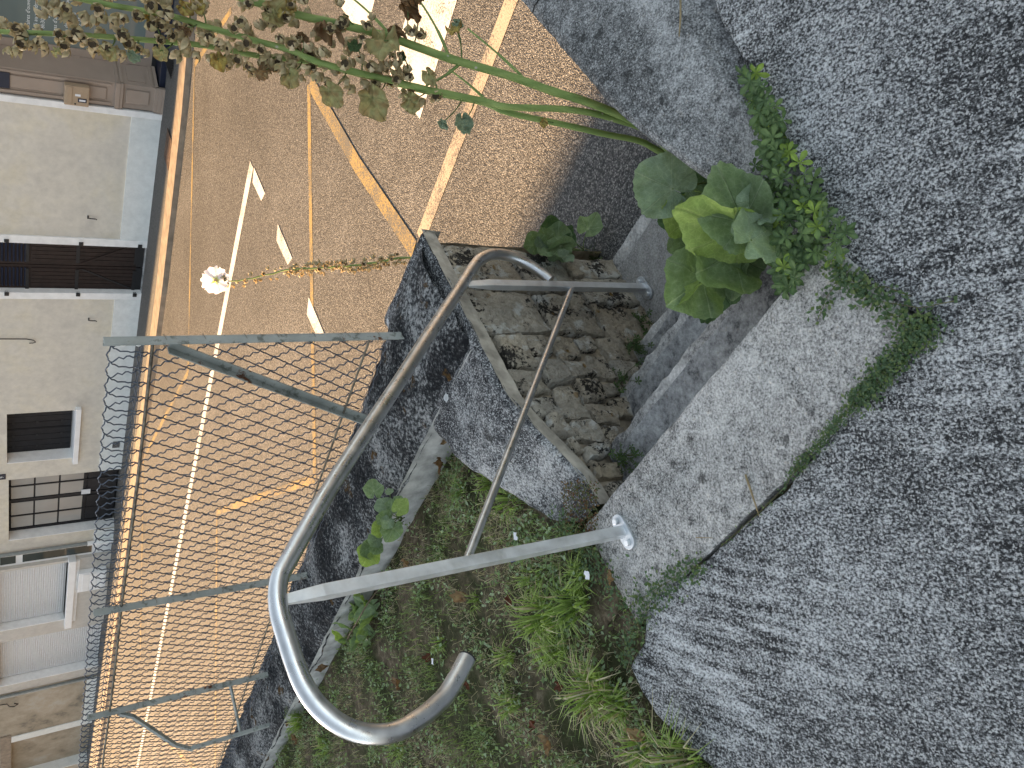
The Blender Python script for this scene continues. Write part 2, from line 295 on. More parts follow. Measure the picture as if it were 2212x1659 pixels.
# ================================================================== SETTING
road=struct(MB().add([RD(s,n) for s,n in ((-70,-25),(60,-25),(60,40),(-70,40))],[(0,1,2,3)]).build('road',M['asphalt'],fixn=False))
def strip(name,pts,wd,mat,h=.004,parent=road):      # painted line through points (s,n)
    mb=MB(); P=[np.array(p,float) for p in pts]
    for i in range(len(P)-1):
        t=_n(P[i+1]-P[i]); q=np.array([-t[1],t[0]])*wd/2
        e0 = P[i]; e1=P[i+1]
        mb.add([RD(*(e0-q),h),RD(*(e1-q),h),RD(*(e1+q),h),RD(*(e0+q),h)],[(0,1,2,3)])
    return mb.build(name,mat,parent,fixn=False)
strip('white_line',[(-4.05,7.36),(-60,7.12)],.14,M['white_paint'])
for n0,n1 in ((7.27,6.80),(6.29,5.77),(5.22,4.75)):
    MB().add([RD(-4.17,n0-.05,.004),RD(-4.03,n0,.004),RD(-4.03,n1,.004),RD(-4.15,n1+.06,.004)],[(0,1,2,3)]).build('white_dash',M['white_paint'],road,fixn=False)
strip('edge_line',[(8,3.70),(-1.0,3.75),(-2.5,3.83)],.12,M['old_white'])
strip('yellow_line',[(-2.67,6.28),(-2.67,5.0),(-2.60,3.86)],.12,M['yellow_paint'],.0047)
for i,(p,q) in enumerate((((-2.70,6.3),(-5.1,4.18)),((-5.1,4.18),(-7.95,6.2)),((-7.95,6.2),(-10.75,4.2)),((-10.75,4.2),(-13.5,6.2)),((-4.4,10.3),(-7.7,8.35)),((-7.7,8.35),(-11.3,10.14)),((-4.4,10.3),(-3.2,9.0)),((-11.3,10.14),(-14.6,8.3)))):
    strip('yellow_line',[p,q],.075,M['yellow_paint'],.0031 if i%2 else .0024)
for n0 in (4.30,5.42,6.54,7.66,8.78):
    MB().add([RD(-1.95,n0,.004),RD(1.6,n0,.004),RD(1.6,n0+.58,.004),RD(-1.95,n0+.58,.004)],[(0,1,2,3)]).build('crossing_bar',M['white_paint'],road,fixn=False)
# far kerb and pavement
kp=[(8,11.4),(-2,10.9),(-4.3,10.47),(-5.08,10.31),(-6.1,10.21),(-7.8,10.09),(-9.45,10.08),(-12,10.15),(-16,10.2),(-60,10.3)]
mb=MB()
for (s0,n0),(s1,n1) in zip(kp,kp[1:]):
    mb.add([RD(s0,n0,-.05),RD(s1,n1,-.05),RD(s1,n1+.02,.07),RD(s0,n0+.02,.07),RD(s0,n0+.36,.085),RD(s1,n1+.36,.085)],[(0,1,2,3),(3,2,5,4)])
struct(mb.build('kerb',M['kerb']))
mb=MB()
for (s0,n0),(s1,n1) in zip(kp,kp[1:]):
    mb.add([RD(s0,n0+.36,.082),RD(s1,n1+.36,.082),FA(s1,-.3,.0),FA(s0,-.3,.0)],[(0,1,2,3)])
struct(mb.build('pavement',M['pavement']))
uc=tag(MB().box((-6.05,10.60,0),(-5.62,10.98,.008),lambda s,n,z:RD(s,n,.08+z)).build('utility_cover',M['rusty'],bevel=.003),'rusty rectangular metal cover set in the far pavement beside the kerb','utility cover')
gr=empty('drain_grate',RD(-4.9,11.4,.08),'small dark iron grate in the pavement below the shop threshold','grate')
for i in range(7): MB().box((-5.0+i*.034,11.15,.0),(-4.985+i*.034,11.6,.01),lambda s,n,z:RD(s,n,.075+z)).build('grate_bar',M['iron'],gr)

# terrace of rough concrete (camera stands on it)
def outline(pts,amp,step,seed,closed=False):
    out=[]; L=list(pts)
    for i in range(len(L)-(0 if closed else 1)):
        p=np.array(L[i],float); q=np.array(L[(i+1)%len(L)],float); k=max(1,int(np.linalg.norm(q-p)/step)); t=_n(q-p); nr=np.array([-t[1],t[0]])
        for j in range(k):
            u=p+(q-p)*j/k; out.append(tuple(u+nr*amp*fbm(u[0]+seed,u[1],0,14,3)))
    if not closed: out.append(tuple(L[-1]))
    return out
seam=[(1.6,1.42),(.78,1.196),(.607,1.151),(.497,1.122),(.289,1.069),(.067,.992),(-.025,.997),(-.186,1.051),(-.184,.989),(-.197,.867),(-.227,.554),(-.224,.37),(-.221,.162),(-.188,-.04),(-.27,-.16),(-.299,-.261),(-.38,-.265),(-.473,-.244),(-.631,-.16),(-1.4,.3)]
tp=outline(seam,.012,.03,3.0)+[(-5,3),(-5,9),(1.6,9)]
mb=MB(); nn=len(tp)
mb.add([ST(a,e,0) for a,e in tp]+[ST(a,e,-.18) for a,e in tp],[tuple(range(nn))]+[(i,(i+1)%nn,nn+(i+1)%nn,nn+i) for i in range(nn)])
terrace=struct(mb.build('terrace',M['terrace'],bevel=0))
bm=bmesh.new(); bm.from_mesh(terrace.data)   # worn rim
es=[e for e in bm.edges if len(e.link_faces)==2 and e.calc_face_angle(0)>.9 and all(abs(v.co.z)<1e-4 for v in e.verts)]
bmesh.ops.bevel(bm,geom=es,offset=.012,segments=2,profile=.5,affect='EDGES'); bm.to_mesh(terrace.data); bm.free()
# soil under the joints
struct(MB().prism([(-.5,-.5),(-.5,1.3),(.12,1.3),(.12,-.05),(-.1,-.5)],-.5,-.045,ST).build('soil_bed',M['soil']))

# lawn
def lawn_z(a,e): return (-.05 if (a>.05 and e>np.interp(a,[.13,.22,.37,.47,.59,.70,.84],[-.16,-.29,-.347,-.391,-.451,-.488,-.53])+.03) else 0)+ .0+.018*fbm(a,e,0,2.2,3)+ (.035 if a>.2 else .035*max(0,(a+.3)/.5))-.05*max(0,min(1,(a-.55)/.2))
mb=MB(); mb.grid(44,110,lambda u,v:ST(-2.6+3.45*u,-14+13.83*v,lawn_z(-2.6+3.45*u,-14+13.83*v)-.03+.012*fbm(u*3.45,v*13.8,0,9,2)))
lawn=struct(mb.build('lawn',M['soil'],smooth='all'))
struct(MB().box((-3,-14,-1.4),(.9,-.4,-.12),ST).build('earth',M['soil']))

# garden wall along the road
M['band2']=plain('pale_wall_face',(.42,.42,.41),.95,.1,var=.35,scale=14,bump=.8)
gw=empty('garden_wall',ST(1.1,-3,-.85),'low mossy garden wall with rounded blackened top carrying the wire fence','wall')
def wallz(e): return .125-.022*max(0,-.5-e)
def wtop(u,v):
    e=-16+15.92*v**.6; ai=.81-.012*min(4,-e); ao=1.40+(-.02 if e<-.6 else 0)-.03*min(4,-e); 
    a=ai+(ao-ai)*u
    z=wallz(e)+.035*math.sin(math.pi*min(1,max(0,u)))-.10*max(0,u-.78)/.22*(1 if e<-.5 else .45)-.02*max(0,.12-u)/.12
    z+=.016*fbm(a,e,0,6,4)+.01*fbm(a,e,3,20,2); 
    return ST(a+.012*fbm(a,e,5,7,3),e+(.0 if v<1 else .01*fbm(a,0,2,14,2)),z)
mb=MB(); mb.grid(24,300,wtop); mb.build('coping',M['wallcap'],gw,smooth='all')
mb=MB(); mb.grid(3,160,lambda u,v:ST(.815-.012*min(4,16-15.9*v**.6)+.01*fbm(0,v*40,u,3,3),-16+15.9*v**.6,wallz(-16+15.9*v**.6)-.0-.2*u))
mb.build('inner_face',M['band2'],gw,smooth='all')
mb=MB(); mb.grid(8,200,lambda u,v:ST(1.365-.03*min(4,16-15.9*v**.6)+.012*fbm(u*1,v*40,1,4,3),-16+15.9*v**.6,wallz(-16+15.9*v**.6)-.06-.95*u)); mb.build('road_face',M['mortar'],gw,smooth='all')

# stair: five slabs between the two cheek walls
stair=empty('stone_staircase',ST(.6,.4,-.8),'short flight of worn grey stone steps down to the road','staircase')
M['nose']=concrete('worn_step_nose',light=(.46,.455,.44),mid=(.33,.325,.315),dark=(.13,.13,.13),sc=70,cut=.46,soft=.12,bigw=.3,big=5,bump=.8,grit=.15)
def slab(name,a0,a1,e0,e1,z0,z1,mat,amp=.006,nx=10,ny=34,lab=None,round_=.006):
    mb=MB()
    # perimeter-rounded block as a closed grid: top with rolled edges and wavy rims
    us=[0,.0,.03]+[i/nx for i in range(1,nx)]+[.965,1,1]; vs_=[0,0,.01]+[j/ny for j in range(1,ny)]+[.99,1,1]
    V=[];W=len(us)
    for j,v in enumerate(vs_):
        for i,u in enumerate(us):
            a=a0+(a1-a0)*u; e=e0+(e1-e0)*v; low=i in(0,W-1) or j in(0,len(vs_)-1)
            rim=i in(1,W-2) or j in(1,len(vs_)-2)
            z=z0 if low else z1-(round_ if rim else 0)+amp*fbm(a,e,z1,9,4)*.6
            if i>=W-2: a+=amp*.9*fbm(e,z1,0,11,4)
            if i<=1: a+=amp*fbm(e,z1,4,11,3)
            if j<=1: e+=amp*fbm(a,z1,8,11,3)
            V.append(ST(a,e,z))
    F=[(j*W+i,j*W+i+1,(j+1)*W+i+1,(j+1)*W+i) for j in range(len(vs_)-1) for i in range(W-1)]
    mb.add(V,F); mb.m=[1 if i in(W-3,W-4) else 0 for j in range(len(vs_)-1) for i in range(W-1)]; o=mb.build(name,[mat,M['nose'] if mat is not M['slab'] else M['slab']],stair,smooth=True)
    if lab: o['label']=lab
    return o
top=slab('step',-.212,.112,-.15,1.03,-.172,.0,M['slab'],.006,lab='pale speckled concrete top step')
slab('step',.0,.338,-.10,.93,-.36,-.19,M['stepstone'],.014)
slab('step',.2,.562,-.10,.93,-.55,-.38,M['stepstone'],.018)
slab('step',.42,.758,-.09,.93,-.74,-.57,M['stepstone'],.018)
slab('step',.62,1.268,-.09,.93,-.95,-.76,M['landing'],.004,lab='wide smooth concrete bottom step by the road')

# left cheek wall of limestone with concrete coping
cw=empty('stair_cheek_wall',ST(.8,-.3,-.78),'limestone cheek wall left of the steps under a blackened concrete coping','wall')
def copz(a): 
    t=min(1,max(0,(a-.16)/.46)); return -.005+.125*(t*t*(3-2*t))
def ctop(u,v):
    a=.13+(1.385-.13)*u
    eo=-.055 - .0*u
    ei=np.interp(a,[.13,.22,.37,.47,.59,.70,.84,1.385],[-.16,-.29,-.347,-.391,-.451,-.488,-.53,-.53])
    e=eo+(ei-eo)*v
    return ST(a+(.01*fbm(e,0,3,12,3) if u>.99 else 0),e+.007*fbm(a,v*.3,1,11,3),copz(a)+.010*fbm(a,e,2,7,4)-.012*max(0,.06-v)/.06-.012*max(0,v-.95)/.05-.02*max(0,u-.98)/.02)
mb=MB(); mb.grid(90,30,ctop)
mb.build('coping',M['cheek'],cw,smooth='all')
mb=MB(); mb.grid(90,3,lambda u,v:(lambda p,q:tuple(np.array(ST(*p)) ))((.13+1.255*u,-.055-.012*v+.005*fbm(u*1.25,v,1,13,3),copz(.13+1.255*u)-.008-.062*v),0)); 
M['band']=plain('weathered_lime_edge',(.36,.335,.29),.95,.1,var=.4,scale=16,bump=.8)
mb.build('coping_edge',M['band'],cw,smooth='all')
mb=MB(); mb.grid(3,12,lambda u,v:ST(1.385+.01*fbm(v,u,1,9,2)-.01*u,-.055-.48*v,copz(1.3)-.02-.07*u)); mb.build('coping_end',M['band'],cw,smooth='all')
MB().prism([(.3,-.108),(1.30,-.108),(1.30,-.5),(.8,-.5),(.3,-.3)],-1.0,-.03,ST).build('core',M['mortar'],cw)
mb=MB(); mb.grid(60,46,lambda u,v:ST(.14+1.15*u,-.101+.012*fbm(.14+1.15*u,-.85+.85*v,2,26,4),min(-.85+.93*v,copz(.14+1.15*u)-.06))); mb.build('mortar_bed',M['mortar'],cw,smooth='all')
def stone_piece(poly,proud,seed):
    # poly in (a,z); bulged front facing the steps
    mb=MB(); P=np.array(poly); c=P.mean(0); n=[]
    ring=[]
    for i in range(len(P)):
        p,q=P[i],P[(i+1)%len(P)]; k=max(1,int(np.linalg.norm(q-p)/.022))
        for j in range(k): ring.append(p+(q-p)*j/k)
    ring=[p+np.array([fbm(p[0]+seed,p[1],0,22,4),fbm(p[0],p[1]+seed,4,22,4)])*.010 for p in ring]
    m=len(ring); layers=[(1.0,-.125),(1.0,-.092),(.975,-.082+proud*.7),(.86,-.08+proud*.95),(.66,-.08+proud),(.45,-.08+proud),(.22,-.08+proud)]
    V=[]
    for k,(s_,e) in enumerate(layers):
        for p in ring:
            q=c+(p-c)*s_; V.append(ST(q[0],e+(.013*fbm(q[0],q[1],seed,19,5) if k>1 else 0),q[1]))
    V.append(ST(c[0],-.08+proud+.01*fbm(c[0],c[1],seed,19,5),c[1]))
    F=[(k*m+i,k*m+(i+1)%m,(k+1)*m+(i+1)%m,(k+1)*m+i) for k in range(len(layers)-1) for i in range(m)]
    F+=[((len(layers)-1)*m+i,(len(layers)-1)*m+(i+1)%m,len(layers)*m) for i in range(m)]
    mb.add(V,F); return mb.build('stone',M['stone'],cw,smooth=True)
g=.006
# squared blocks at the road end
ash=[[(1.325,.045),(1.10,.05),(1.075,-.236),(1.315,-.236)],[(1.09,.05),(.865,.05),(.865,-.236),(1.065,-.236)],
     [(1.312,-.248),(1.07,-.248),(1.08,-.486),(1.285,-.486)],[(1.06,-.248),(.87,-.248),(.84,-.486),(1.068,-.486)],
     [(1.282,-.498),(1.165,-.498),(1.16,-.80),(1.262,-.80)],[(1.155,-.498),(1.02,-.498),(1.0,-.80),(1.15,-.80)],[(1.01,-.498),(.80,-.498),(.78,-.80),(.99,-.80)]]
for i,p in enumerate(ash): stone_piece(p,.010+.008*random.random(),i*3.1)
# rubble further up
rows=[(.05,-.085,[.86,.70,.575,.49,.40,.33,.25,.17]),(-.085,-.20,[.855,.74,.62,.47,.37,.30,.22,.14]),(-.20,-.31,[.85,.72,.64,.53,.43,.35,.27]),(-.31,-.42,[.845,.76,.63,.55,.46]),(-.42,-.53,[.83,.71,.62,.54]),(-.53,-.66,[.80,.70,.62]),(-.66,-.80,[.79,.69])]
k=0
for z1,z0,xs in rows:
    for x1,x0 in zip(xs,xs[1:]):
        zt=min(z1,copz((x0+x1)/2)-.075)
        if zt-z0<.03: continue
        j=lambda s:random.uniform(-s,s)
        stone_piece([(x1-g+j(.012),zt-g+j(.012)),(x0+g+j(.012),zt-g+j(.012)),(x0+g+j(.014),z0+g+j(.012)),((x0+x1)/2+j(.02),z0+g+j(.014)),(x1-g+j(.014),z0+g+j(.012))],random.uniform(.0,.024),50+k*2.7); k+=1

mb=MB(); mb.grid(26,20,lambda u,v:ST(-.16+.40*u,-.42+.36*v,-.006-.03*u*v+.022*fbm(u*.4,v*.35,4,14,4))); struct(mb.build('soil_hollow',M['soil'],smooth='all'))
# right cheek with a broad concrete coping
rw=empty('stair_side_wall',ST(.8,1.0,-.78),'broad speckled concrete coping on the wall beside the hollyhock stems','wall')
def rtop(u,v):
    a=.06+(1.42-.06)*u; es=np.interp(a,[.06,.3,.5,.8,1.42],[.915,.905,.885,.862,.842]); er=np.interp(a,[.06,.29,.6,.78,1.42],[1.02,1.075,1.155,1.20,1.37])+.02
    e=es+(er-es)*v; t=min(1,max(0,(a-.25)/.55)); t=t*t*(3-2*t); z=-.05+.16*t*(1-.75*v)-.035*max(0,(v-.7)/.3)
    return ST(a,e+.006*fbm(a,v,3,10,3),z+.007*fbm(a,e,6,7,4)-.012*max(0,.05-v)/.05-.015*max(0,u-.985)/.015)
mb=MB(); mb.grid(90,36,rtop); mb.build('coping',M['coping'],rw,smooth='all')
mb=MB(); mb.grid(90,3,lambda u,v:ST(.06+1.36*u,np.interp(.06+1.36*u,[.06,.3,.5,.8,1.42],[.915,.905,.885,.862,.842])+.006*fbm(.06+1.36*u,0,3,10,3)+.01*v, (lambda t:-.05+.16*t*t*(3-2*t))(min(1,max(0,(1.36*u-.19)/.55)))-.012-.1*v)); mb.build('coping_edge',M['band'],rw,smooth='all')
MB().prism([(.06,.935),(1.40,.875),(1.40,1.36),(.06,1.03)],-1.0,-.075,ST).build('core',M['mortar'],rw)
mb=MB()
for i in range(30):
    v0,v1=i/30,(i+1)/30; f=lambda v,d:tuple(np.array(rtop(.918+.012*fbm(v,0,3,5,3)+d,v))+np.array([0,0,.0015])); k_=.0022+.0015*ns(i*.7,2)
    mb.add([f(v0,-k_),f(v0,k_),f(v1,k_),f(v1,-k_)],[(0,1,2,3)])
mb.build('crack',plain('crack_dirt',(.012,.012,.012),1),rw,fixn=False)

mb=MB(); sp_=[(.10,1.003),(.289,1.069),(.497,1.122),(.607,1.151),(.78,1.196),(1.6,1.42)]
sa=[p[0] for p in sp_]; sb=[p[1] for p in sp_]
mb.grid(160,5,lambda u,v:ST(.10+1.4*u,np.interp(.10+1.4*u,sa,sb)-.030*v*(1+.7*fbm(u*1.4,0,3,9,3))+.012,-.022-.022*v+.014*fbm(u*1.4,v*.05,5,40,3))); mb.build('joint_dirt',plain('moss_dirt',(.055,.038,.022),1,.05,var=.6,scale=40,bump=1),rw,smooth='all')
# ================================================================== HANDRAIL
hr=empty('stair_handrail',ST(0,0,0),'galvanised steel tube handrail with hooked end bolted to the steps','handrail')
ctrl=[(-.235,.638),(-.272,.682),(-.305,.728),(-.333,.80),(-.343,.87),(-.321,.937),(-.27,.988),(-.196,1.018),(-.086,1.026),(-.01,1.024),(.05,1.006),(.10,.968),(.265,.826),(.42,.682),(.61,.502),(.772,.351),(.999,.136),(1.12,.022),(1.168,-.035),(1.195,-.10),(1.19,-.165),(1.155,-.225),(1.10,-.272),(1.06,-.292)]
def smoothpath(c,k=6):
    P=[np.array(p,float) for p in c]; P=[2*P[0]-P[1]]+P+[2*P[-1]-P[-2]]; out=[]
    for i in range(1,len(P)-2):
        for j in range(k):
            t=j/k; a,b,c_,d=P[i-1:i+3]; out.append(.5*((2*b)+(c_-a)*t+(2*a-5*b+4*c_-d)*t*t+(3*b-a-3*c_+d)*t**3))
    out.append(P[-2]); return out
rail=MB().tube([ST(a,0,z) for a,z in smoothpath(ctrl)],.0212,20,True).build('top_rail',M['steel'],hr,smooth=True)
d0=np.array(ST(-.235,0,.638)); d1=np.array(ST(-.272,0,.682)); dd=_n(d0-d1)
MB().tube([d0+dd*.001,d0+dd*.005],.0205,20).build('end_cap',M['blackcap'],rail,smooth=True)
MB().tube([ST(.012,0,.528),ST(1.034,0,-.384)],.0115,14).build('mid_rail',M['steel'],hr,smooth=True)
def post(a,zb,zt):
    o=MB(); hw,hd=.020,.0095   # across, along
    def sec(z,w,dpt,sh=0): return [ST(a+sx*dpt,sy*w+sh,z) for sx,sy in ((-1,-1),(1,-1),(1,1),(-1,1))]
    V=sec(zb,.0125,.0155)+sec(zt-.09,.0125,.0155)+sec(zt,.004,.012); F=[(0,1,2,3)]+[(k*4+i,k*4+(i+1)%4,(k+1)*4+(i+1)%4,(k+1)*4+i) for k in range(2) for i in range(4)]+[(8,9,10,11)]
    p=o.add(V,F).build('post',M['zinc'],hr,bevel=.0018)
    pts=[]
    for k in range(28):
        t=2*math.pi*k/28; x=.026*math.cos(t)+(.030 if math.cos(t)>0 else -.030); y=.026*math.sin(t); pts.append((a+x,y))
    MB().prism(pts,zb-.001,zb+.009,ST).build('base_plate',M['zincplate'],p,bevel=.002)
    for sx in (-.036,.036):
        MB().prism([(a+sx+.0105*math.cos(q*math.pi/3),.0105*math.sin(q*math.pi/3)) for q in range(6)],zb+.009,zb+.020,ST).build('bolt',M['zinc'],p,bevel=.002)
post(0,.0,1.008); post(1.03,-.757,.085)

# ================================================================== WIRE FENCE
fen=empty('wire_fence',ST(1.15,-2.5,.12),'old crimped wire garden fence with looped top on angle iron posts','fence')
def fa(e): return 1.17+.035*max(-4.5,e+.4)
def fz(e): return .028*(e+.4)
def FP(e,z,o=0): return ST(fa(e)+o,e,z+fz(e))
mb=MB(); sp=.073; e0=-.40+.5
ZB,ZT=.21,1.075; kk=.61
while e0>-7.4:
    path=[]
    h=ZT-ZB
    pts=[(e0+kk*h,ZB),(e0+.012,ZT-.02)]
    for q in range(9):
        t=math.pi*q/8; pts.append((e0-.055+.06*math.cos(t),ZT+.04+.06*math.sin(t)))
    pts+= [(e0-.11-.012,ZT-.02),(e0-.11-kk*h,ZB)]
    P=[]
    for (a_,b_),(c_,d_) in zip(pts,pts[1:]):
        L=math.hypot(c_-a_,d_-b_); k=max(1,int(L/.0085))
        for j in range(k): P.append((a_+(c_-a_)*j/k,b_+(d_-b_)*j/k))
    P.append(pts[-1]); run=[];s_=0
    for i,(e,z) in enumerate(P):
        if i: s_+=math.hypot(e-P[i-1][0],z-P[i-1][1])
        if i<len(P)-1: tx,tz=P[i+1][0]-e,P[i+1][1]-z
        l=math.hypot(tx,tz) or 1; wv=.0017*math.sin(s_*2*math.pi/.031)
        e2,z2=e-tz/l*wv,z+tx/l*wv
        if e2<-.405 and e2>-7.3: run.append(FP(e2,z2,.004*math.cos(s_*2*math.pi/.031+1.5)))
        else:
            if len(run)>3: mb.tube(run,.0029,3,False)
            run=[]
    if len(run)>3: mb.tube(run,.0029,3,False)
    e0-=sp
tag(mb.build('wire_mesh',M['wire'],fen,fixn=False,smooth='all'),kind='stuff')
def line_wire(z,r,mat,name,wave=0,o=.004,sag=0):
    pts=[]; n=520
    for i in range(n):
        e=-.40-7.0*i/(n-1); x=((e+.4)/1.7)%1
        pts.append(FP(e,z+wave*math.sin(i*1.25)-sag*math.sin(math.pi*x),o+wave*math.cos(i*1.25)))
    return MB().tube(pts,r,4,False).build(name,mat,fen,fixn=False,smooth='all')
line_wire(1.082,.0017,M['wire'],'strand',.0028); line_wire(1.075,.0017,M['wire'],'strand',-.0028,-.004); line_wire(1.068,.0012,M['wire'],'strand',0)
line_wire(.215,.0017,M['wire'],'strand',.0028,.004,.02); line_wire(.205,.0017,M['wire'],'strand',-.0028,-.004,.02)
line_wire(1.045,.006,M['rustrod'],'rod',0,-.012,.004); line_wire(.285,.005,M['rustrod'],'rod',0,-.012,.0)
def angle(p,q,w=.035,t=.005,name='post',mat=None,parent=fen,facing=(-1,1)):
    # angle iron between two (e,z) points in the fence plane; one leg in plane, the other toward the lawn
    p=np.array(p,float); q=np.array(q,float); d=_n(q-p); nrm=np.array([-d[1],d[0]])*facing[1]
    mb=MB()
    def bx(c0,c1,o0,o1):
        V=[]
        for pt in (p,q):
            for c,o in ((c0,o0),(c1,o0),(c1,o1),(c0,o1)): r=pt+nrm*c; V.append(FP(r[0],r[1],o))
        mb.add(V,[(0,1,2,3),(4,7,6,5),(0,4,5,1),(1,5,6,2),(2,6,7,3),(3,7,4,0)])
    bx(-w/2,w/2,-.008,-.008+t); bx(-w/2,-w/2+t,-.008-w*.8,-.008)
    return mb.build(name,mat or M['fpost'],parent,bevel=.001)
tops=[(-.40,1.19),(-2.10,1.16),(-3.22,1.15),(-4.75,1.14),(-6.3,1.12)]
pb=[]
for i,(e,z) in enumerate(tops):
    b=angle((e-.02*(i in(1,2)),.06),(e,z),.037); pb.append(b)
    for q in range(7 if i==0 else 3):
        zz=.25+q*.125+(.02*random.random()) if i==0 else .3+q*.3; ring=[FP(e+.021*math.cos(t),zz+.004*math.sin(3*t),-.01+.024*math.sin(t)) for t in np.linspace(0,2*math.pi,11)]
        MB().tube(ring,.0013,4,False).build('tie_wire',M['rustrod'],b,fixn=False)
    for zz in ((1.09,1.135) if i==0 else (1.06,)):
        c=np.array(FP(e,zz,-.016)); MB().tube([c,c-np.array([*SD,0])*.008],.008,6).build('bolt',M['rustrod'] if i else M['zinc'],b)
br=angle((-.42,.99),(-.90,.14),.032,.005,'brace',[M['fpost']]); 
# bent stay of the third post
st_=MB().tube([FP(-3.24,1.0,-.02),FP(-3.26,.93,-.05),FP(-3.55,.70,-.16),FP(-3.62,.60,-.19)],.014,4).build('stay',M['fpost'],fen)
MB().tube([FP(-3.60,.61,-.188),FP(-3.56,.32,-.20),FP(-3.54,.09,-.20)],.014,4).build('stay_leg',M['fpost'],st_)
MB().tube([FP(-3.23,.40,-.02),FP(-3.56,.33,-.19)],.009,4).build('stay_link',M['fpost'],st_)

# ================================================================== HOUSES ACROSS THE ROAD
def fbox(mb,s0,s1,o0,o1,z0,z1): return mb.box((s0,NF-o1,z0),(s1,NF-o0,z1),lambda s,n,z:(*(s*FD+n*FN),z+ZF))
def part(name,mat,parent,s0,s1,o0,o1,z0,z1,bevel=0,lab=None):
    o=fbox(MB(),s0,s1,o0,o1,z0,z1).build(name,mat,parent,bevel=bevel)
    if lab: o['label']=lab
    return o
def front(parent,mat,s0,s1,H,openings,T=.4):
    mb=MB(); xs=sorted({s0,s1,*[o[0] for o in openings],*[o[1] for o in openings]}); zs=sorted({-.3,H,*[o[2] for o in openings],*[o[3] for o in openings]})
    for a,b in zip(xs,xs[1:]):
        for c,d in zip(zs,zs[1:]):
            if any(a>=o[0]-1e-6 and b<=o[1]+1e-6 and c>=o[2]-1e-6 and d<=o[3]+1e-6 for o in openings): continue
            fbox(mb,a,b,-T,0,c,d)
    o=mb.build('wall',mat,parent)
    bm=bmesh.new(); bm.from_mesh(o.data); bmesh.ops.remove_doubles(bm,verts=bm.verts,dist=.0005); 
    dup={}
    for f in list(bm.faces):
        k=tuple(sorted(v.index for v in f.verts)); dup.setdefault(k,[]).append(f)
    bmesh.ops.delete(bm,geom=[f for fs in dup.values() if len(fs)>1 for f in fs],context='FACES_ONLY'); bm.to_mesh(o.data); bm.free()
    return o
def shell(parent,mat,s0,s1,H,D=8):   # back, sides, roof
    mb=MB(); fbox(mb,s0,s0+.3,-D,-.4,-.3,H); fbox(mb,s1-.3,s1,-D,-.4,-.3,H); fbox(mb,s0+.3,s1-.3,-D,-D+.3,-.3,H); mb.build('side_wall',mat,parent)
    r=MB(); r.add([FA(s0,.08,H),FA(s1,.08,H),FA(s1,-D/2,H+2.4),FA(s0,-D/2,H+2.4),FA(s1,-D-.3,H),FA(s0,-D-.3,H)],[(0,1,2,3),(3,2,4,5),(0,3,5),(1,4,2)]); r.build('roof',M['roof'],parent)
def upper_window(parent,s,z):
    w=part('window',M['white'],parent,s-.5,s+.5,-.25,-.18,z,z+1.4)
    for q in (-.24,.24): part('pane',M['darkpane'],w,s+q-.19,s+q+.19,-.178,-.172,z+.08,z+1.32)

# --- beige house
hb=empty('beige_house',FA(-10.7,0,0),'beige rendered house with pale plinth, dark double door and black shutters','house')
H_B=4.6
op=[(-9.02,-8.10,-.3,2.4),(-12.87,-11.64,.88,1.93),(-15.10,-13.33,-.3,1.905),(-9.1,-8.1,2.95,4.3),(-12.7,-11.7,2.95,4.3)]
front(hb,M['beige'],-15.50,-5.87,H_B,op); shell(hb,M['beige'],-15.50,-5.87,H_B)
upper_window(hb,-8.6,2.93); upper_window(hb,-12.2,2.93)
def plinth(a,b,parent,h=.42):
    mb=MB(); k=max(2,int((b-a)/.12))
    for i in range(k):
        s0=a+(b-a)*i/k; s1=a+(b-a)*(i+1)/k; z0=.015+.018*ns(s0,3,0,3); z1=.015+.018*ns(s1,3,0,3)
        V=[FA(s0,.022,z0),FA(s1,.022,z1),FA(s1,.022,h),FA(s0,.022,h),FA(s0,-.02,z0),FA(s1,-.02,z1),FA(s1,-.02,h),FA(s0,-.02,h)]
        mb.add(V,[(0,1,2,3),(3,2,6,7),(0,4,5,1)])
    mb.build('plinth',M['plinth'],parent,fixn=False)
plinth(-7.97,-5.9,hb); plinth(-13.30,-9.14,hb); plinth(-15.45,-15.12,hb,.40)
for a,b in ((-8.10,-7.97),(-9.135,-9.01)): part('jamb',M['whitestone'],hb,a,b,-.10,.028,-.0,2.55,.004)
part('lintel',M['whitestone'],hb,-9.135,-7.97,-.10,.03,2.4,2.55,.004)
part('corner_strip',M['whitestone'],hb,-5.89,-5.80,-.02,.05,-.0,4.5,.005)
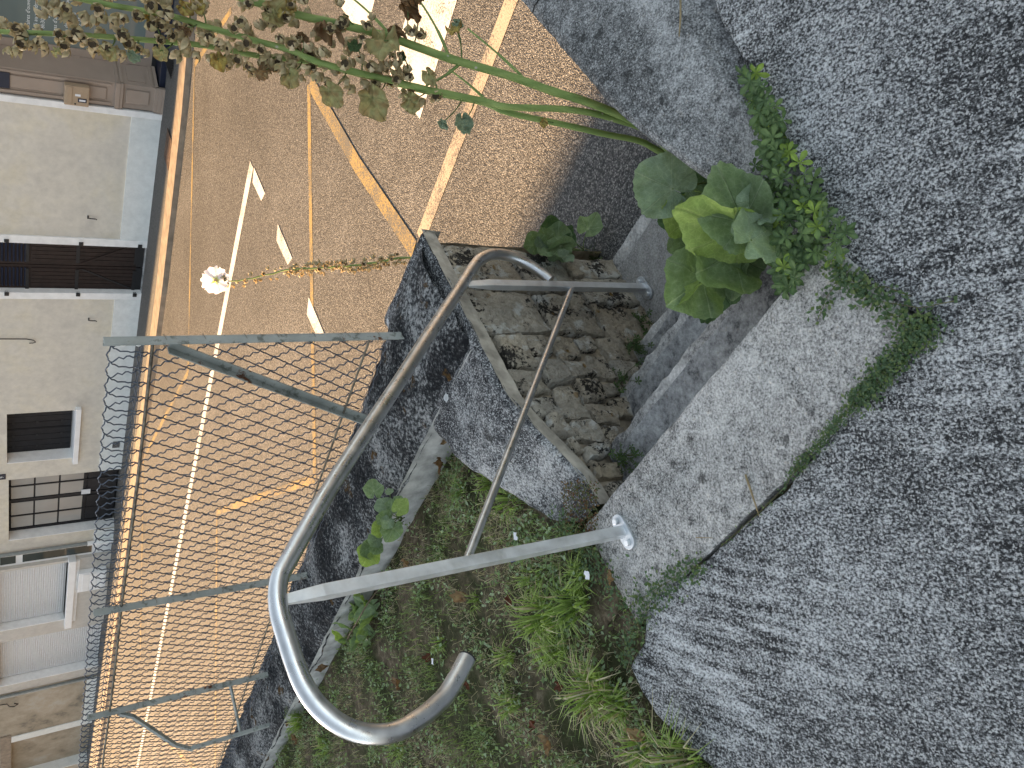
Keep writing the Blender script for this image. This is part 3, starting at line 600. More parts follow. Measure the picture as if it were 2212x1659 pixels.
# dark double door
for k,(a,b) in enumerate(((-9.01,-8.565),(-8.555,-8.10))):
    d=part('door',M['darkwood'],hb,a,b,-.13,-.09,.06,2.38,.004)
    part('door_foot',M['iron'],d,a+.005,b-.005,-.09,-.075,.03,.13,.003)
    nb=5
    for i in range(nb):
        x0=a+.045+(b-a-.09)*i/nb; x1=a+.045+(b-a-.09)*(i+1)/nb-.006; part('board',M['darkwood'],d,x0,x1,-.09,-.080,.17,1.60,.003)
    for i in range(14):
        z=1.66+.05*i
        mb=MB(); mb.add([FA(a+.05,-.088,z),FA(b-.05,-.088,z),FA(b-.05,-.065,z+.012),FA(a+.05,-.065,z+.012),FA(b-.05,-.088,z+.034),FA(a+.05,-.088,z+.034)],[(0,1,2,3),(3,2,4,5)]); mb.build('louvre_slat',M['navy'],d)
    for z in (.95,.12,1.63):
        part('strap_hinge',M['iron'],d,a+(.0 if k==0 else .06),b-(.06 if k==0 else 0),-.079,-.068,z,z+.05,.002)
    sgn=1 if k==0 else -1
    x0,x1=(a+.03,b-.05) if k==0 else (b-.03,a+.05)
    mb=MB(); mb.add([FA(x0,-.078,.15),FA(x0,-.068,.15),FA(x0,-.068,.21),FA(x1,-.078,.88),FA(x1,-.068,.88),FA(x1,-.068,.94),FA(x0,-.078,.21),FA(x1,-.078,.94)],[(0,1,4,3),(1,2,5,4),(2,6,7,5)]); mb.build('diagonal_brace',M['iron'] if k==0 else M['darkwood'],d)
    for z in (.1,.93,1.9):
        s_=a-.03 if k==0 else b+.03; part('hinge_pin',M['iron'],d,s_-.025,s_+.03,-.02,.045,z,z+.06,.004)
part('threshold',M['stepstone'],hb,-9.02,-8.1,-.3,.02,-.05,.03,.004)
# shuttered window
w1=empty('window_holder',FA(-12.2,0,.9),'x','x'); bpy.data.objects.remove(w1)
sh=part('window',M['whitestone'],hb,-12.87,-11.64,-.42,-.30,.88,1.93)
for a,b in ((-12.86,-12.26),(-12.25,-11.65)):
    l=part('shutter',M['shutter'],sh,a,b,-.30,-.24,.90,1.92,.003)
    for i in range(4): part('board',M['shutter'],l,a+.01+(b-a-.02)*i/4,a+.01+(b-a-.02)*(i+1)/4-.008,-.24,-.232,.91,1.91,.002)
    for z in (1.04,1.43,1.80):
        for q in (.12,.40): part('bolt_head',M['iron'],l,a+q,a+q+.06,-.232,-.225,z,z+.03,.003)
part('reveal',M['whitestone'],sh,-12.875,-12.862,-.30,.012,.885,1.93); 
part('sill',M['white'],sh,-12.99,-11.56,-.28,.075,.80,.885,.006)
# glazed door
d2=part('door',M['shutter'],hb,-15.09,-13.34,-.30,-.22,.03,1.90,.003)
part('reveal',M['whitestone'],d2,-15.105,-15.09,-.22,.006,.0,1.905)
for q in range(2):
    a0=-15.05+q*.865
    cols=[(a0+.06,a0+.40),(a0+.44,a0+.80)]
    for (a,b) in cols:
        for z0,z1 in ((1.48,1.85),(1.06,1.45),(.63,1.03)): part('pane',M['pane'],d2,a,b,-.219,-.212,z0,z1,.002)
    part('lower_panel',M['shutter'],d2,a0+.07,a0+.40,-.22,-.205,.12,.55,.006); part('lower_panel',M['shutter'],d2,a0+.44,a0+.80,-.22,-.205,.12,.55,.006)
    part('glazing_rail',M['shutter'],d2,a0+.03,a0+.83,-.22,-.203,.575,.615,.004); part('stile',M['shutter'],d2,a0+.405,a0+.435,-.22,-.198,.05,1.88,.003); part('stile',M['shutter'],d2,a0-.005,a0+.05,-.22,-.198,.05,1.88,.003)
tag(fbox(MB(),-14.18,-14.05,-.195,-.185,.50,.66).build('paper_notice',M['paper']),'white paper notice fixed in the black glazed door','notice')
np_=tag(fbox(MB(),-13.29,-13.15,.0,.012,1.95,2.08).build('number_plate',M['navy'],bevel=.003),'small dark blue enamel house number plate above the glazed door','number plate')
def text(s,size,loc_s,o,z,mat,parent,name,ext=.001,align='LEFT'):
    cu=bpy.data.curves.new(name,'FONT'); cu.body=s; cu.size=size; cu.extrude=ext; cu.align_x=align; cu.resolution_u=2
    t=bpy.data.objects.new(name+'_c',cu); COL.objects.link(t); dg=bpy.context.evaluated_depsgraph_get(); me=bpy.data.meshes.new_from_object(t.evaluated_get(dg)); bpy.data.objects.remove(t)
    me.materials.clear(); me.materials.append(mat)
    M4=Matrix(((FD[0],0,-FN[0],0),(FD[1],0,-FN[1],0),(0,1,0,0),(0,0,0,1))); M4.translation=Vector(FA(loc_s,o,z))
    return inst(name,me,M4,parent)
WL[np_.name]=(0,0,0)
text('9',.09,-13.245,.0135,1.985,M['text'],np_,'number')
for q,(s_,z) in enumerate(((-7.60,.887),(-9.56,.78))):
    hk=MB(); hk.tube([FA(s_,.0,z),FA(s_,.03,z),FA(s_,.045,z-.02),FA(s_,.05,z-.10),FA(s_-.01,.055,z-.115)],.009,6); hk.tube([FA(s_-.025,.01,z),FA(s_+.025,.01,z)],.010,6); tag(hk.build('shutter_stay',M['iron'],smooth=True),('black iron shutter stay on the beige wall right of the brown door','black iron shutter stay on the beige wall left of the brown door')[q],'iron stay')
tag(MB().tube([FA(-9.93,.015,4.5),FA(-9.94,.015,2.2),FA(-9.95,.02,1.66),FA(-9.97,.03,1.56),FA(-10.01,.03,1.53),FA(-10.03,.03,1.57),FA(-10.03,.03,1.62)],.008,5).build('loose_cable',M['cable'],smooth=True),'thin black cable hanging in a hook on the beige wall','cable')
vt=part('vent_grille',M['stepstone'],hb,-12.68,-12.505,.022,.03,.10,.23,.002)
for i in range(5): part('vent_slat',M['iron'],vt,-12.67,-12.515,.03,.035,.115+i*.023,.125+i*.023)
dp=tag(MB().tube([FA(-15.47,.06,4.6),FA(-15.47,.06,.5),FA(-15.48,.06,.05)],.042,10).build('downpipe',M['pipe'],smooth=True),'grey downpipe with pale foot between the beige house and the white shuttered one','downpipe')
WL[dp.name]=(0,0,0); MB().tube([FA(-15.475,.06,.52),FA(-15.48,.06,.0)],.05,10).build('pipe_foot',M['whitestone'],dp,smooth=True)

# --- shop front
hs=empty('shop_building',FA(-2.5,0,0),'taupe painted wooden shop front with lettered glass door','shop')
H_S=4.6
front(hs,M['beige'],-5.80,3,H_S,[(-5.80,2.4,-.3,2.75)]); shell(hs,M['beige'],-5.80,3,H_S)
part('fascia',M['taupe'],hs,-5.78,2.5,-.3,.10,2.6,3.1,.01); part('back_wall',M['taupe'],hs,-5.78,2.4,-.6,-.52,-.1,2.7)
pl=part('pilaster',M['taupe'],hs,-5.78,-5.43,-.35,.02,.0,2.6,.004)
for z0,z1,x in ((.0,.06,.06),(.06,.11,.045),(.11,.16,.03),(.56,.60,.045),(.60,.66,.055)): part('moulding',M['taupe'],pl,-5.78-.0,-5.43+x*.3,.02,.02+x,z0,z1,.006)
part('raised_panel',M['taupe'],pl,-5.70,-5.50,.02,.04,.22,.52,.012); 
for a,b in ((-5.755,-5.72),(-5.49,-5.455)): part('pilaster_rib',M['taupe'],pl,a,b,.02,.042,.70,2.5,.008)
part('raised_panel',M['taupe'],pl,-5.69,-5.52,.02,.035,.76,2.5,.012)
# splayed return and glazed door set back
mb=MB(); mb.add([FA(-5.43,.015,.12),FA(-5.43,.015,2.6),FA(-5.30,-.34,2.6),FA(-5.30,-.34,.12)],[(0,1,2,3)]); sr=mb.build('return_panel',M['taupe'],hs)
def ret(name,t0,t1,z0,z1,o):
    q=lambda t,z,k:FA(-5.43+.13*t+k*.9*o,.015-.355*t+k*.36*o,z); MB().add([q(t0,z0,0),q(t1,z0,0),q(t1,z1,0),q(t0,z1,0),q(t0,z0,1),q(t1,z0,1),q(t1,z1,1),q(t0,z1,1)],[(4,5,6,7),(0,1,5,4),(1,2,6,5),(2,3,7,6),(3,0,4,7)]).build(name,M['taupe'],sr)
ret('moulding',0,1,.56,.60,.02); ret('moulding',0,1,.62,.655,.02); ret('moulding',0,1,.12,.16,.03); ret('moulding',0,1,.18,.21,.02); ret('raised_panel',.15,.85,.27,.5,.012)
part('plinth_block',M['navy'],hs,-5.43,2.4,-.5,-.02,.0,.10,.004); part('threshold',M['stepstone'],hs,-5.5,2.4,-.2,.14,-.06,.012,.006)
sd=part('shop_door',M['taupe'],hs,-5.30,-5.20,-.39,-.33,.14,2.6,.006); part('door_rail',M['taupe'],sd,-5.20,-4.1,-.39,-.33,.14,.27,.006); part('door_stile',M['taupe'],sd,-4.2,-4.1,-.39,-.33,.27,2.6,.006)
gl=part('glass',M['shopglass'],sd,-5.20,-4.2,-.37,-.355,.27,2.6)
part('kick_plate',M['iron'],sd,-5.30,-4.1,-.36,-.325,.10,.16,.002)
for z in (.46,1.05,1.62,2.2): part('hinge',M['taupe'],sd,-5.325,-5.29,-.335,-.315,z,z+.11,.004)
part('door_frame',M['taupe'],hs,-4.1,-3.2,-.40,-.32,.1,2.6,.006); part('shop_window',M['shopglass'],hs,-3.2,2.3,-.36,-.34,.6,2.6); part('stall_riser',M['taupe'],hs,-3.2,2.4,-.40,-.31,.1,.6,.006)
for i,(t,z,x) in enumerate((("Horaires d'ouverture",1.64,-5.10),("Lundi au vendredi",1.555,-5.10),("8h30 à 16h30",1.475,-5.01),("\u2022",1.40,-4.86),("En cas d'absence",1.335,-5.10),("ou",1.27,-4.88),("Prise de rendez-vous",1.205,-5.10),("contacter le",1.125,-5.05),("02 25 7",1.05,-4.93))):
    text(t,.066,x,-.353,z,M['text'],sd,'lettering',.0006)
lb=empty('letterbox',FA(-5.63,.1,1.0),'brown wall letterbox with a white label beside the shop door','letterbox')
part('box',M['letter'],lb,-5.775,-5.50,.045,.155,.985,1.28,.012); part('flap',M['letter'],lb,-5.76,-5.515,.155,.163,1.19,1.255,.004); part('label_frame',M['navy'],lb,-5.715,-5.66,.155,.160,1.015,1.12,.002); part('label',M['paper'],lb,-5.70,-5.675,.160,.162,1.03,1.105); part('label',M['paper'],lb,-5.635,-5.605,.155,.158,1.09,1.155); part('lock',M['iron'],lb,-5.755,-5.735,.155,.16,1.14,1.16,.003)
tag(fbox(MB(),-5.70,-5.49,.043,.052,1.89,2.2).build('wall_plaque',M['navy'],bevel=.002),'dark plaque on the shop pilaster above the letterbox','plaque')

# --- white shuttered house
hc_=empty('shuttered_house',FA(-18.2,0,0),'grey rendered house with white roller shutters and white framed window door','house')
H_C=6.2
front(hc_,M['greige'],-20.85,-15.52,H_C,[(-16.03,-15.58,.0,2.1),(-18.20,-16.10,.84,2.15),(-20.50,-18.66,-.3,2.1)]); shell(hc_,M['greige'],-20.85,-15.52,H_C)
dc=part('window_door',M['white'],hc_,-16.03,-15.58,-.14,-.08,.0,2.1,.004); part('pane',M['darkpane'],dc,-15.96,-15.66,-.079,-.072,.40,1.66); part('pane',M['darkpane'],dc,-15.96,-15.66,-.079,-.072,1.78,2.05); part('lower_panel',M['white'],dc,-15.96,-15.66,-.08,-.065,.06,.33,.006)
def roller(parent,a,b,z0,z1,o):
    mb=MB(); k=int((z1-z0)/.043)
    for i in range(k):
        z=z0+(z1-z0)*i/k; dz=(z1-z0)/k
        mb.add([FA(a,o,z),FA(b,o,z),FA(b,o+.010,z+dz*.3),FA(a,o+.010,z+dz*.3),FA(b,o+.010,z+dz*.75),FA(a,o+.010,z+dz*.75),FA(b,o,z+dz),FA(a,o,z+dz)],[(0,1,2,3),(3,2,4,5),(5,4,6,7)])
    return tag(mb.build('roller_slats',M['pvc'],parent,fixn=False),kind='stuff')
wc=part('window',M['white'],hc_,-18.20,-16.10,-.30,-.2,.84,2.15); roller(wc,-18.17,-16.12,.86,2.15,-.19); part('reveal',M['whitestone'],wc,-18.21,-18.19,-.19,.006,.84,2.15); part('sill',M['white'],wc,-18.45,-15.98,-.2,.10,.70,.84,.006); part('sill_face',M['whitestone'],wc,-18.30,-16.05,-.02,.03,.62,.70,.004)
mb_=empty('meter_box',FA(-16.8,.05,.1),'white utility meter box low on the wall under the roller shutter window','meter box')
part('box',M['white'],mb_,-17.09,-16.42,.0,.12,.10,.64,.01)
for z in (.18,.33,.48): part('box_door',M['white'],mb_,-17.05,-16.46,.12,.13,z-.05,z+.085,.005)
gs=part('garage_shutter',M['white'],hc_,-20.50,-18.66,-.32,-.22,.0,2.1); roller(gs,-20.47,-18.68,.05,2.1,-.21); part('reveal',M['whitestone'],gs,-20.51,-20.49,-.21,.006,.0,2.1)
# --- old stained house
ho=empty('old_plaster_house',FA(-27,0,0),'old house with stained peeling plaster beyond the white shutters','house')
H_O=11.5
front(ho,M['oldwall'],-36,-20.86,H_O,[(-25.5,-23.3,-.3,1.85),(-32,-30,.9,2.3)]); shell(ho,M['oldwall'],-36,-20.86,H_O)
part('corner_pipe',M['pipe'],ho,-20.99,-20.91,.0,.06,.1,8,.02); ob=part('boarded_opening',M['oldwall'],ho,-25.5,-23.3,-.4,-.26,.0,1.85); part('reveal',M['plinth'],ob,-25.52,-25.49,-.26,.005,.0,1.85); part('jamb',M['plinth'],ob,-23.3,-23.02,-.2,.02,.0,1.86,.004); part('plinth',M['plinth'],ho,-23.0,-21.0,.0,.03,.0,.25)
part('window',M['darkpane'],ho,-32,-30,-.3,-.2,.9,2.3); part('lintel',M['kerb'],ho,-25.6,-22.9,-.1,.025,1.86,2.1,.006)
tag(MB().tube([FA(-21.2,.02,2.6),FA(-21.3,.03,1.95),FA(-21.45,.03,1.9),FA(-21.5,.03,1.8),FA(-21.42,.03,1.72),FA(-21.36,.03,1.8)],.012,5).build('coiled_cable',M['cable'],smooth=True),'black cable end coiled against the stained plaster','cable')
# --- unseen house added left of the garden to shade lawn, terrace and stair
nh=empty('shading_house',ST(-7,-26,-1),'tall rendered house added out of view to shade the garden and stair','house')
a1=1.93-.077*(33.4-.3)   # road side corner sits where its shadow edge passes the stair foot
MB().box((-16,-33,-1.2),(a1,-24,9.0),ST).build('wall',M['beige'],nh)
MB().add([ST(-16.4,-33.4,9),ST(a1+.0,-33.4,9),ST(a1+.0,-23.6,9),ST(-16.4,-23.6,9),ST(-16.4,-28.5,12),ST(a1,-28.5,12)],[(0,1,5,4),(3,4,5,2),(0,4,3),(1,2,5)]).build('roof',M['roof'],nh)
for a in (-3,-7,-11):
    for z in (.8,4.2): 
        w_=MB().box((a-.6,-24,z),(a+.6,-23.93,z+1.6),ST).build('window',M['white'],nh); MB().box((a-.5,-23.93,z+.1),(a+.5,-23.92,z+1.5),ST).build('pane',M['darkpane'],w_)

# ================================================================== PLANTS
def pixa(x,y,a):
    r=ray(x,y); t=(a+PD.dot(SD))/(r[0]*SD[0]+r[1]*SD[1]); return np.array([r[0]*t,r[1]*t,r[2]*t+HC])
UP=np.array([0,0,1.]); CAM=np.array([0,0,HC])
def lerp(a,b,t): return tuple(x+(y-x)*t for x,y in zip(a,b))
GREEN=((.14,.20,.10),(.38,.44,.30),(.17,.235,.12)); PALE=((.165,.225,.15),(.34,.39,.28),(.19,.25,.165)); LIME=((.22,.30,.085),(.38,.44,.19),(.25,.33,.10)); DARKG=((.055,.10,.042),(.15,.21,.10),(.065,.11,.048))
YELLOW=((.42,.35,.11),(.10,.13,.035),(.19,.12,.04)); OLIVE=((.34,.34,.16),(.12,.15,.06),(.28,.21,.10)); BROWN=((.20,.13,.065),(.28,.20,.12),(.11,.065,.035)); TAN=((.30,.22,.11),(.36,.28,.17),(.18,.11,.06))
def leaf_geo(mb, B, T, N, pal, seed, width=1.0, fold=.0, cup=.15, wave=.06, crumple=0, nrad=10, uni=60, lobe=.07):
    B=np.array(B,float); T=np.array(T,float); L=np.linalg.norm(T-B); X=_n(T-B); N=np.array(N,float); Zv=_n(N-N.dot(X)*X); Yv=np.cross(Zv,X)
    veins=[0,1.05,-1.05,2.05,-2.05,2.8,-2.8]; ang=sorted(set([round(-math.pi*.985+2*math.pi*.985*i/uni,4) for i in range(uni+1)]+[round(v+d,4) for v in veins for d in (-.028,0,.028)]))
    V=[tuple(B)]; C=[lerp(pal[0],pal[1],.7)]; F=[]; na=len(ang)
    for k in range(1,nrad+1):
        rr=k/nrad
        for t in ang:
            c=abs(t)
            rad=(.50+.50*((1+math.cos(t))/2)**.8)*(1+lobe*math.cos(5.2*t))*(1-.55*max(0,(c-2.75)/.36)**2)
            rad*=1+.022*math.cos(29*t+seed)*(rr**5)
            rho=rr*rad
            x=rho*math.cos(t); y=rho*math.sin(t)*width
            vd=min(abs(t-v) for v in veins); isv=vd<.012
            z=cup*rho*rho - .05*rr*(1 if isv else 0)*(1-rr*.5) + wave*rho*ns(x*2.5+seed,y*2.5,seed)*2 + .045*rho*math.cos(6*t) + fold*abs(y)
            z+=wave*.9*(rr**3)*math.sin(7*t+seed)
            if crumple: z+=crumple*fbm(x+seed,y,seed,2.6,3); x*=1-.25*crumple*abs(ns(seed,y*3)); y*=1-.5*crumple
            V.append(tuple(B+L*(x*X+y*Yv+z*Zv)))
            n_=ns(x*4+seed,y*4,1.7); base=lerp(pal[0],pal[2],max(0,min(1,.35+n_*1.1)))
            edge=max(0,(rr-.82)/.18); base=lerp(base,pal[2],edge*.7)
            C.append(lerp(base,pal[1],(.95 if isv else max(0,1-min(abs(((abs(t)*3.2+rr*5.5)%1)-.5)*9,1))*.35)*(1-.45*rr)))
    for i in range(na-1): F.append((0,1+i,2+i))
    for k in range(nrad-1):
        for i in range(na-1): a=1+k*na+i; F.append((a,a+na,a+na+1,a+1))
    mb.add(V,F,C)
def petiole(mb,pts,r,c): mb.tube(pts,r,6,True,col=c)
def curve(p,q,bend=(0,0,0),n=7):
    p=np.array(p,float);q=np.array(q,float);m=(p+q)/2+np.array(bend); return [(1-t)**2*p+2*t*(1-t)*m+t*t*q for t in np.linspace(0,1,n)]
def put_leaf(parent,base,tip,root,pal,seed,N=None,name='leaf',mat=None,pr=.0028,bend=(0,0,.03),**k):
    mb=MB(); B=np.array(base);T=np.array(tip)
    if N is None: N=_n(CAM-(B+T)/2)*.6+UP*.6
    leaf_geo(mb,B,T,N,pal,seed,**k)
    if root is not None: petiole(mb,curve(root,B,bend),[pr*1.2]*3+[pr]*4,(.13,.19,.07))
    return mb.build(name,mat or M['mallow'],parent,fixn=False,smooth='all')

# ---- big hollyhock beside the right-hand coping
hh=empty('hollyhock',ST(1.0,.80,-.76),'tall hollyhock with three green stalks of dry seed heads and big basal leaves','plant')
rootA=np.array(ST(1.02,.80,-.76))
stA=[(1440,292),(1390,270),(1276,223),(1196,198),(1097,163),(970,126),(846,82),(747,55),(655,35),(548,3),(430,-35),(330,-70)]
stB=[(1450,330),(1400,283),(1303,250),(1221,236),(1097,231),(1045,218),(921,193),(834,171),(697,137),(623,107),(548,87),(461,62),(372,35),(273,17),(183,0),(90,-25),(0,-45)]
stC=[(1440,335),(1382,305),(1308,290),(1221,270),(1097,243),(1045,222),(921,197),(834,174),(697,141),(640,129),(548,119),(446,99),(322,87),(198,77),(99,72),(0,68),(-80,60)]
def stalk(px,Y0,Y1,r0,r1,seed):
    n=len(px); P=[pix(x,y,Y0+(Y1-Y0)*i/(n-1)) for i,(x,y) in enumerate(px)]
    dn=_n(P[0]-P[1]); full=[P[0]+dn*.45]+P; sm=[]
    full=[np.array(p) for p in full]
    ext=[2*full[0]-full[1]]+full+[2*full[-1]-full[-2]]
    for i in range(1,len(ext)-2):
        for j in range(5):
            t=j/5;a,b,c,d=ext[i-1:i+3]; sm.append(.5*(2*b+(c-a)*t+(2*a-5*b+4*c-d)*t*t+(3*b-a-3*c+d)*t**3))
    sm.append(ext[-2]); m=len(sm)
    rs=[(r0+(r1-r0)*i/(m-1))*(1+.10*max(0,math.sin(i*1.9+seed))**6) for i in range(m)]
    return MB().tube(sm,rs,12,True).build('stalk',M['stem'],hh,smooth='all'),sm,P
# seed head
def pod_mesh(v):
    mb=MB(); rng=random.Random(v); seg=10; prof=[(-.002,.002),(.002,.006),(.007,.0105),(.012,.0115),(.016,.0095)]; V=[];C=[]
    for k,(x,r) in enumerate(prof):
        for i in range(seg):
            t=2*math.pi*i/seg; q=r*(1+.16*math.sin(5*t+v)+rng.uniform(-.14,.14)); V.append((q*math.cos(t)*(1+.15*math.sin(v)),q*math.sin(t),x+rng.uniform(-.0015,.0015))); C.append(lerp((.34,.28,.15),(.58,.48,.31),rng.random()))
    F=[(k*seg+i,k*seg+(i+1)%seg,(k+1)*seg+(i+1)%seg,(k+1)*seg+i) for k in range(len(prof)-1) for i in range(seg)]; mb.add(V,F,C)
    mb.add([(0,0,.0135)]+[(.0095*math.cos(2*math.pi*i/seg),.0095*math.sin(2*math.pi*i/seg),.0158) for i in range(seg)],[(0,1+i,1+(i+1)%seg) for i in range(seg)],[(.06,.045,.028)]+[(.10,.075,.045) if i%2 else (.03,.022,.014) for i in range(seg)])
    for i in range(5):
        t=2*math.pi*i/5+v*.7; o=rng.uniform(.5,1.5); c,s_=math.cos(t),math.sin(t); h=rng.uniform(.8,1.25); cu=rng.uniform(-.005,.006)
        def q(r,w,z): return (r*c-w*s_,r*s_+w*c,z)
        r1=.0125+.002*o; c1=lerp((.36,.31,.16),(.64,.54,.37),rng.random()); c2=lerp(c1,(.18,.12,.06),.5*rng.random())
        mb.add([q(.009,-.0065,.006),q(.0105,0,.005),q(.009,.0065,.006),q(r1,-.0075,.013*h),q(r1+.0012,.0,.013*h),q(r1,.0075,.013*h),q(r1-.002+cu,-.004,.020*h),q(r1-.001+cu,.004,.020*h),q(r1-.004+cu*1.5,.001,.026*h)],[(0,1,4,3),(1,2,5,4),(3,4,7,6),(4,5,7),(6,7,8)],[c2,c2,c2,c1,lerp(c1,(.14,.16,.06),.4),c1,c1,c1,c2])
    return mb.mesh('seed_head',M['dry'],smooth='all',fixn=False)
PODS=[pod_mesh(i) for i in range(8)]
def orient(p,d,s,roll=0):
    q=Vector(d).to_track_quat('Z','X'); M4=q.to_matrix().to_4x4()@Matrix.Rotation(roll,4,'Z')@Matrix.Scale(s,4); M4.translation=Vector(p); return M4
rng=random.Random(11)
def dress(stalk_o,sm,lo,hi,count,smin=.8,smax=1.25,Lp=(.012,.03)):
    m=len(sm)
    for k in range(count):
        u=lo+(hi-lo)*((k+rng.random()*.8)/count); i=int(u*(m-2)); p=sm[i]+(sm[i+1]-sm[i])*(u*(m-2)-i); t=_n(sm[i+1]-sm[i])
        an=rng.uniform(0,2*math.pi); sd=_n(np.cross(t,UP if abs(t[2])<.9 else np.array([1.,0,0]))); ou=math.cos(an)*sd+math.sin(an)*np.cross(t,sd)
        dr=_n(ou+t*rng.uniform(.1,.9)); l=rng.uniform(*Lp); q=p+ou*.008+dr*l
        mb=MB(); petiole(mb,[p,p+ou*.008+dr*l*.5,q],.0016,(.15,.17,.07)); s_=rng.uniform(smin,smax)
        o=inst('seed_head',PODS[rng.randrange(8)],orient(q,dr,s_,an),stalk_o)
oA,sA,pA=stalk(stA,1.80,1.98,.0128,.0085,1); oB,sB,pB=stalk(stB,1.82,2.05,.0105,.0055,2); oC,sC,pC=stalk(stC,1.86,2.10,.0100,.0050,3)
dress(oA,sA,.54,.86,44,.7,1.05,(.015,.05)); dress(oB,sB,.44,.94,92,.72,1.1,(.010,.032)); dress(oC,sC,.40,.98,104,.7,1.08,(.010,.032))
# withered leaves, side shoots
def near(sm,x,y):  # stalk point nearest to a place in the picture
    r=_n(ray(x,y)); return min(sm,key=lambda p:np.linalg.norm(np.cross(p-CAM,r)))
W=[((712,197),(745,240),OLIVE,sC),((805,210),(838,272),OLIVE,sC),((888,215),(908,255),OLIVE,sC),((925,160),(945,190),OLIVE,sB),((985,62),(968,90),YELLOW,sA),((618,12),(598,60),YELLOW,sA),((585,28),(640,42),OLIVE,sA),((700,62),(760,80),BROWN,sA),((880,15),(925,48),BROWN,sA),((900,0),(870,40),BROWN,sA),((850,65),(885,75),BROWN,sA),((830,88),(815,150),OLIVE,sA),
   ((470,128),(488,172),YELLOW,sC),((575,150),(568,190),TAN,sC),((625,160),(640,205),OLIVE,sC),((770,98),(755,120),DARKG,sB),((395,15),(430,40),YELLOW,sB),((425,8),(440,48),YELLOW,sB),((320,35),(335,70),YELLOW,sC),((395,60),(425,75),BROWN,sB),((230,105),(262,135),OLIVE,sC),((285,118),(312,132),PALE,sC),((345,110),(360,142),OLIVE,sC),((120,112),(138,124),OLIVE,sC),((52,75),(58,96),PALE,sC),((955,265),(970,282),PALE,sC),((1000,262),(1010,302),PALE,sC),((650,78),(680,95),BROWN,sB),((745,40),(760,60),DARKG,sA),((985,50),(1005,60),PALE,sA),((870,118),(880,135),DARKG,sB),((1175,262),(1180,285),YELLOW,sC)]
own={id(sA):oA,id(sB):oB,id(sC):oC}
for i,(b,t,pal,sm) in enumerate(W):
    rt=near(sm,b[0]+25,b[1]-12); Y=rt[1]-.02; B=pix(*b,Y); T=pix(*t,Y-.012*rng.random())
    T=B+(T-B)*(.66 if pal in(BROWN,YELLOW) else .8)
    put_leaf(own[id(sm)],B,T,rt,pal,i*1.7+3,N=_n(CAM-B)+np.array([rng.uniform(-.8,.8),rng.uniform(-.5,.5),rng.uniform(-.3,.9)]),name='withered_leaf',mat=M['dry'],crumple=.6 if pal in(BROWN,TAN) else .3,width=.85,cup=.3,wave=.16,nrad=8,uni=40,pr=.0016,bend=(0,0,-.015))
for (a,b,sm) in (((1150,168),(1010,62),sA),((970,126),(905,0),sA),((846,78),(760,-5),sA),((1060,222),(970,150),sC),((985,170),(920,185),sA)):
    p=near(sm,*a); q=pix(*b,p[1]+.06); sh_=MB().tube(curve(p,q,(.0,0,-.02),10),[.0045]*5+[.003]*5,6).build('side_shoot',M['stem'],own[id(sm)],smooth='all')
# big basal leaves
rt0=np.array(ST(.72,.78,-.55))
def L(b,t,Yb,Yt,pal,seed,N=None,root=rt0,**k):
    B=pix(*b,Yb); T=pix(*t,Yt); return put_leaf(hh,B,T,root,pal,seed,N=N,**k)
toc=lambda x,y,Y:_n(CAM-pix(x,y,Y))
L((1452,408),(1372,372),1.56,1.60,PALE,1,N=toc(1420,375,1.6)+UP*.25+np.array([.1,0,0]),width=1.0,cup=.10,wave=.08,lobe=.05)
L((1592,500),(1466,432),1.34,1.38,LIME,2,N=toc(1520,470,1.4)*.8+np.array([-.55,.2,.1]),width=.62,cup=.1,fold=.25,wave=.05)
L((1604,480),(1556,366),1.30,1.33,GREEN,3,N=toc(1590,440,1.4)+np.array([.3,.1,.2]),width=.75,cup=.15,fold=.3,wave=.08)
L((1630,430),(1584,514),1.27,1.29,PALE,33,N=np.array([-.7,-.1,.4])+toc(1600,470,1.4)*.5,width=.45,cup=.1,fold=.2,wave=.08)
L((1582,548),(1492,600),1.42,1.43,GREEN,4,N=toc(1540,570,1.4)+UP*.2,width=.82,cup=.14,fold=.12,wave=.09)
L((1520,600),(1438,660),1.50,1.52,GREEN,5,N=toc(1470,620,1.5)+UP*.1+np.array([-.15,0,0]),width=.8,cup=.12,wave=.09)
L((1512,612),(1462,672),1.47,1.50,LIME,55,N=np.array([.5,.3,.3])+toc(1480,640,1.5)*.4,width=.35,cup=.1,fold=.1)
L((1498,468),(1430,440),1.58,1.60,LIME,6,N=UP+toc(1460,450,1.6)*.5,width=.8,wave=.06)
L((1520,450),(1462,462),1.52,1.56,GREEN,61,N=toc(1490,460,1.5)+np.array([.3,0,.3]),width=.9,wave=.07)
L((1505,520),(1452,552),1.60,1.64,GREEN,7,N=toc(1475,530,1.6)+np.array([.1,.2,.2]),width=.75)
L((1492,505),(1440,540),1.66,1.70,PALE,71,N=toc(1475,530,1.6)+np.array([-.3,.2,.2]),width=.6)
L((1560,520),(1540,470),1.52,1.55,DARKG,8,width=.9); L((1545,490),(1505,520),1.52,1.55,GREEN,81,width=.85); L((1575,470),(1540,440),1.48,1.5,DARKG,82,width=.9)
L((1545,605),(1530,690),1.52,1.56,DARKG,9,width=.7,fold=.2); L((1580,605),(1555,655),1.46,1.52,DARKG,91,width=.7); L((1560,560),(1590,600),1.5,1.5,DARKG,92,width=.8); L((1600,590),(1585,640),1.40,1.46,GREEN,93,width=.45,fold=.25)
L((1622,520),(1668,492),1.24,1.25,PALE,10,N=toc(1645,500,1.3)+UP*.2,width=.85); L((1640,475),(1660,455),1.25,1.26,PALE,11,width=.9)
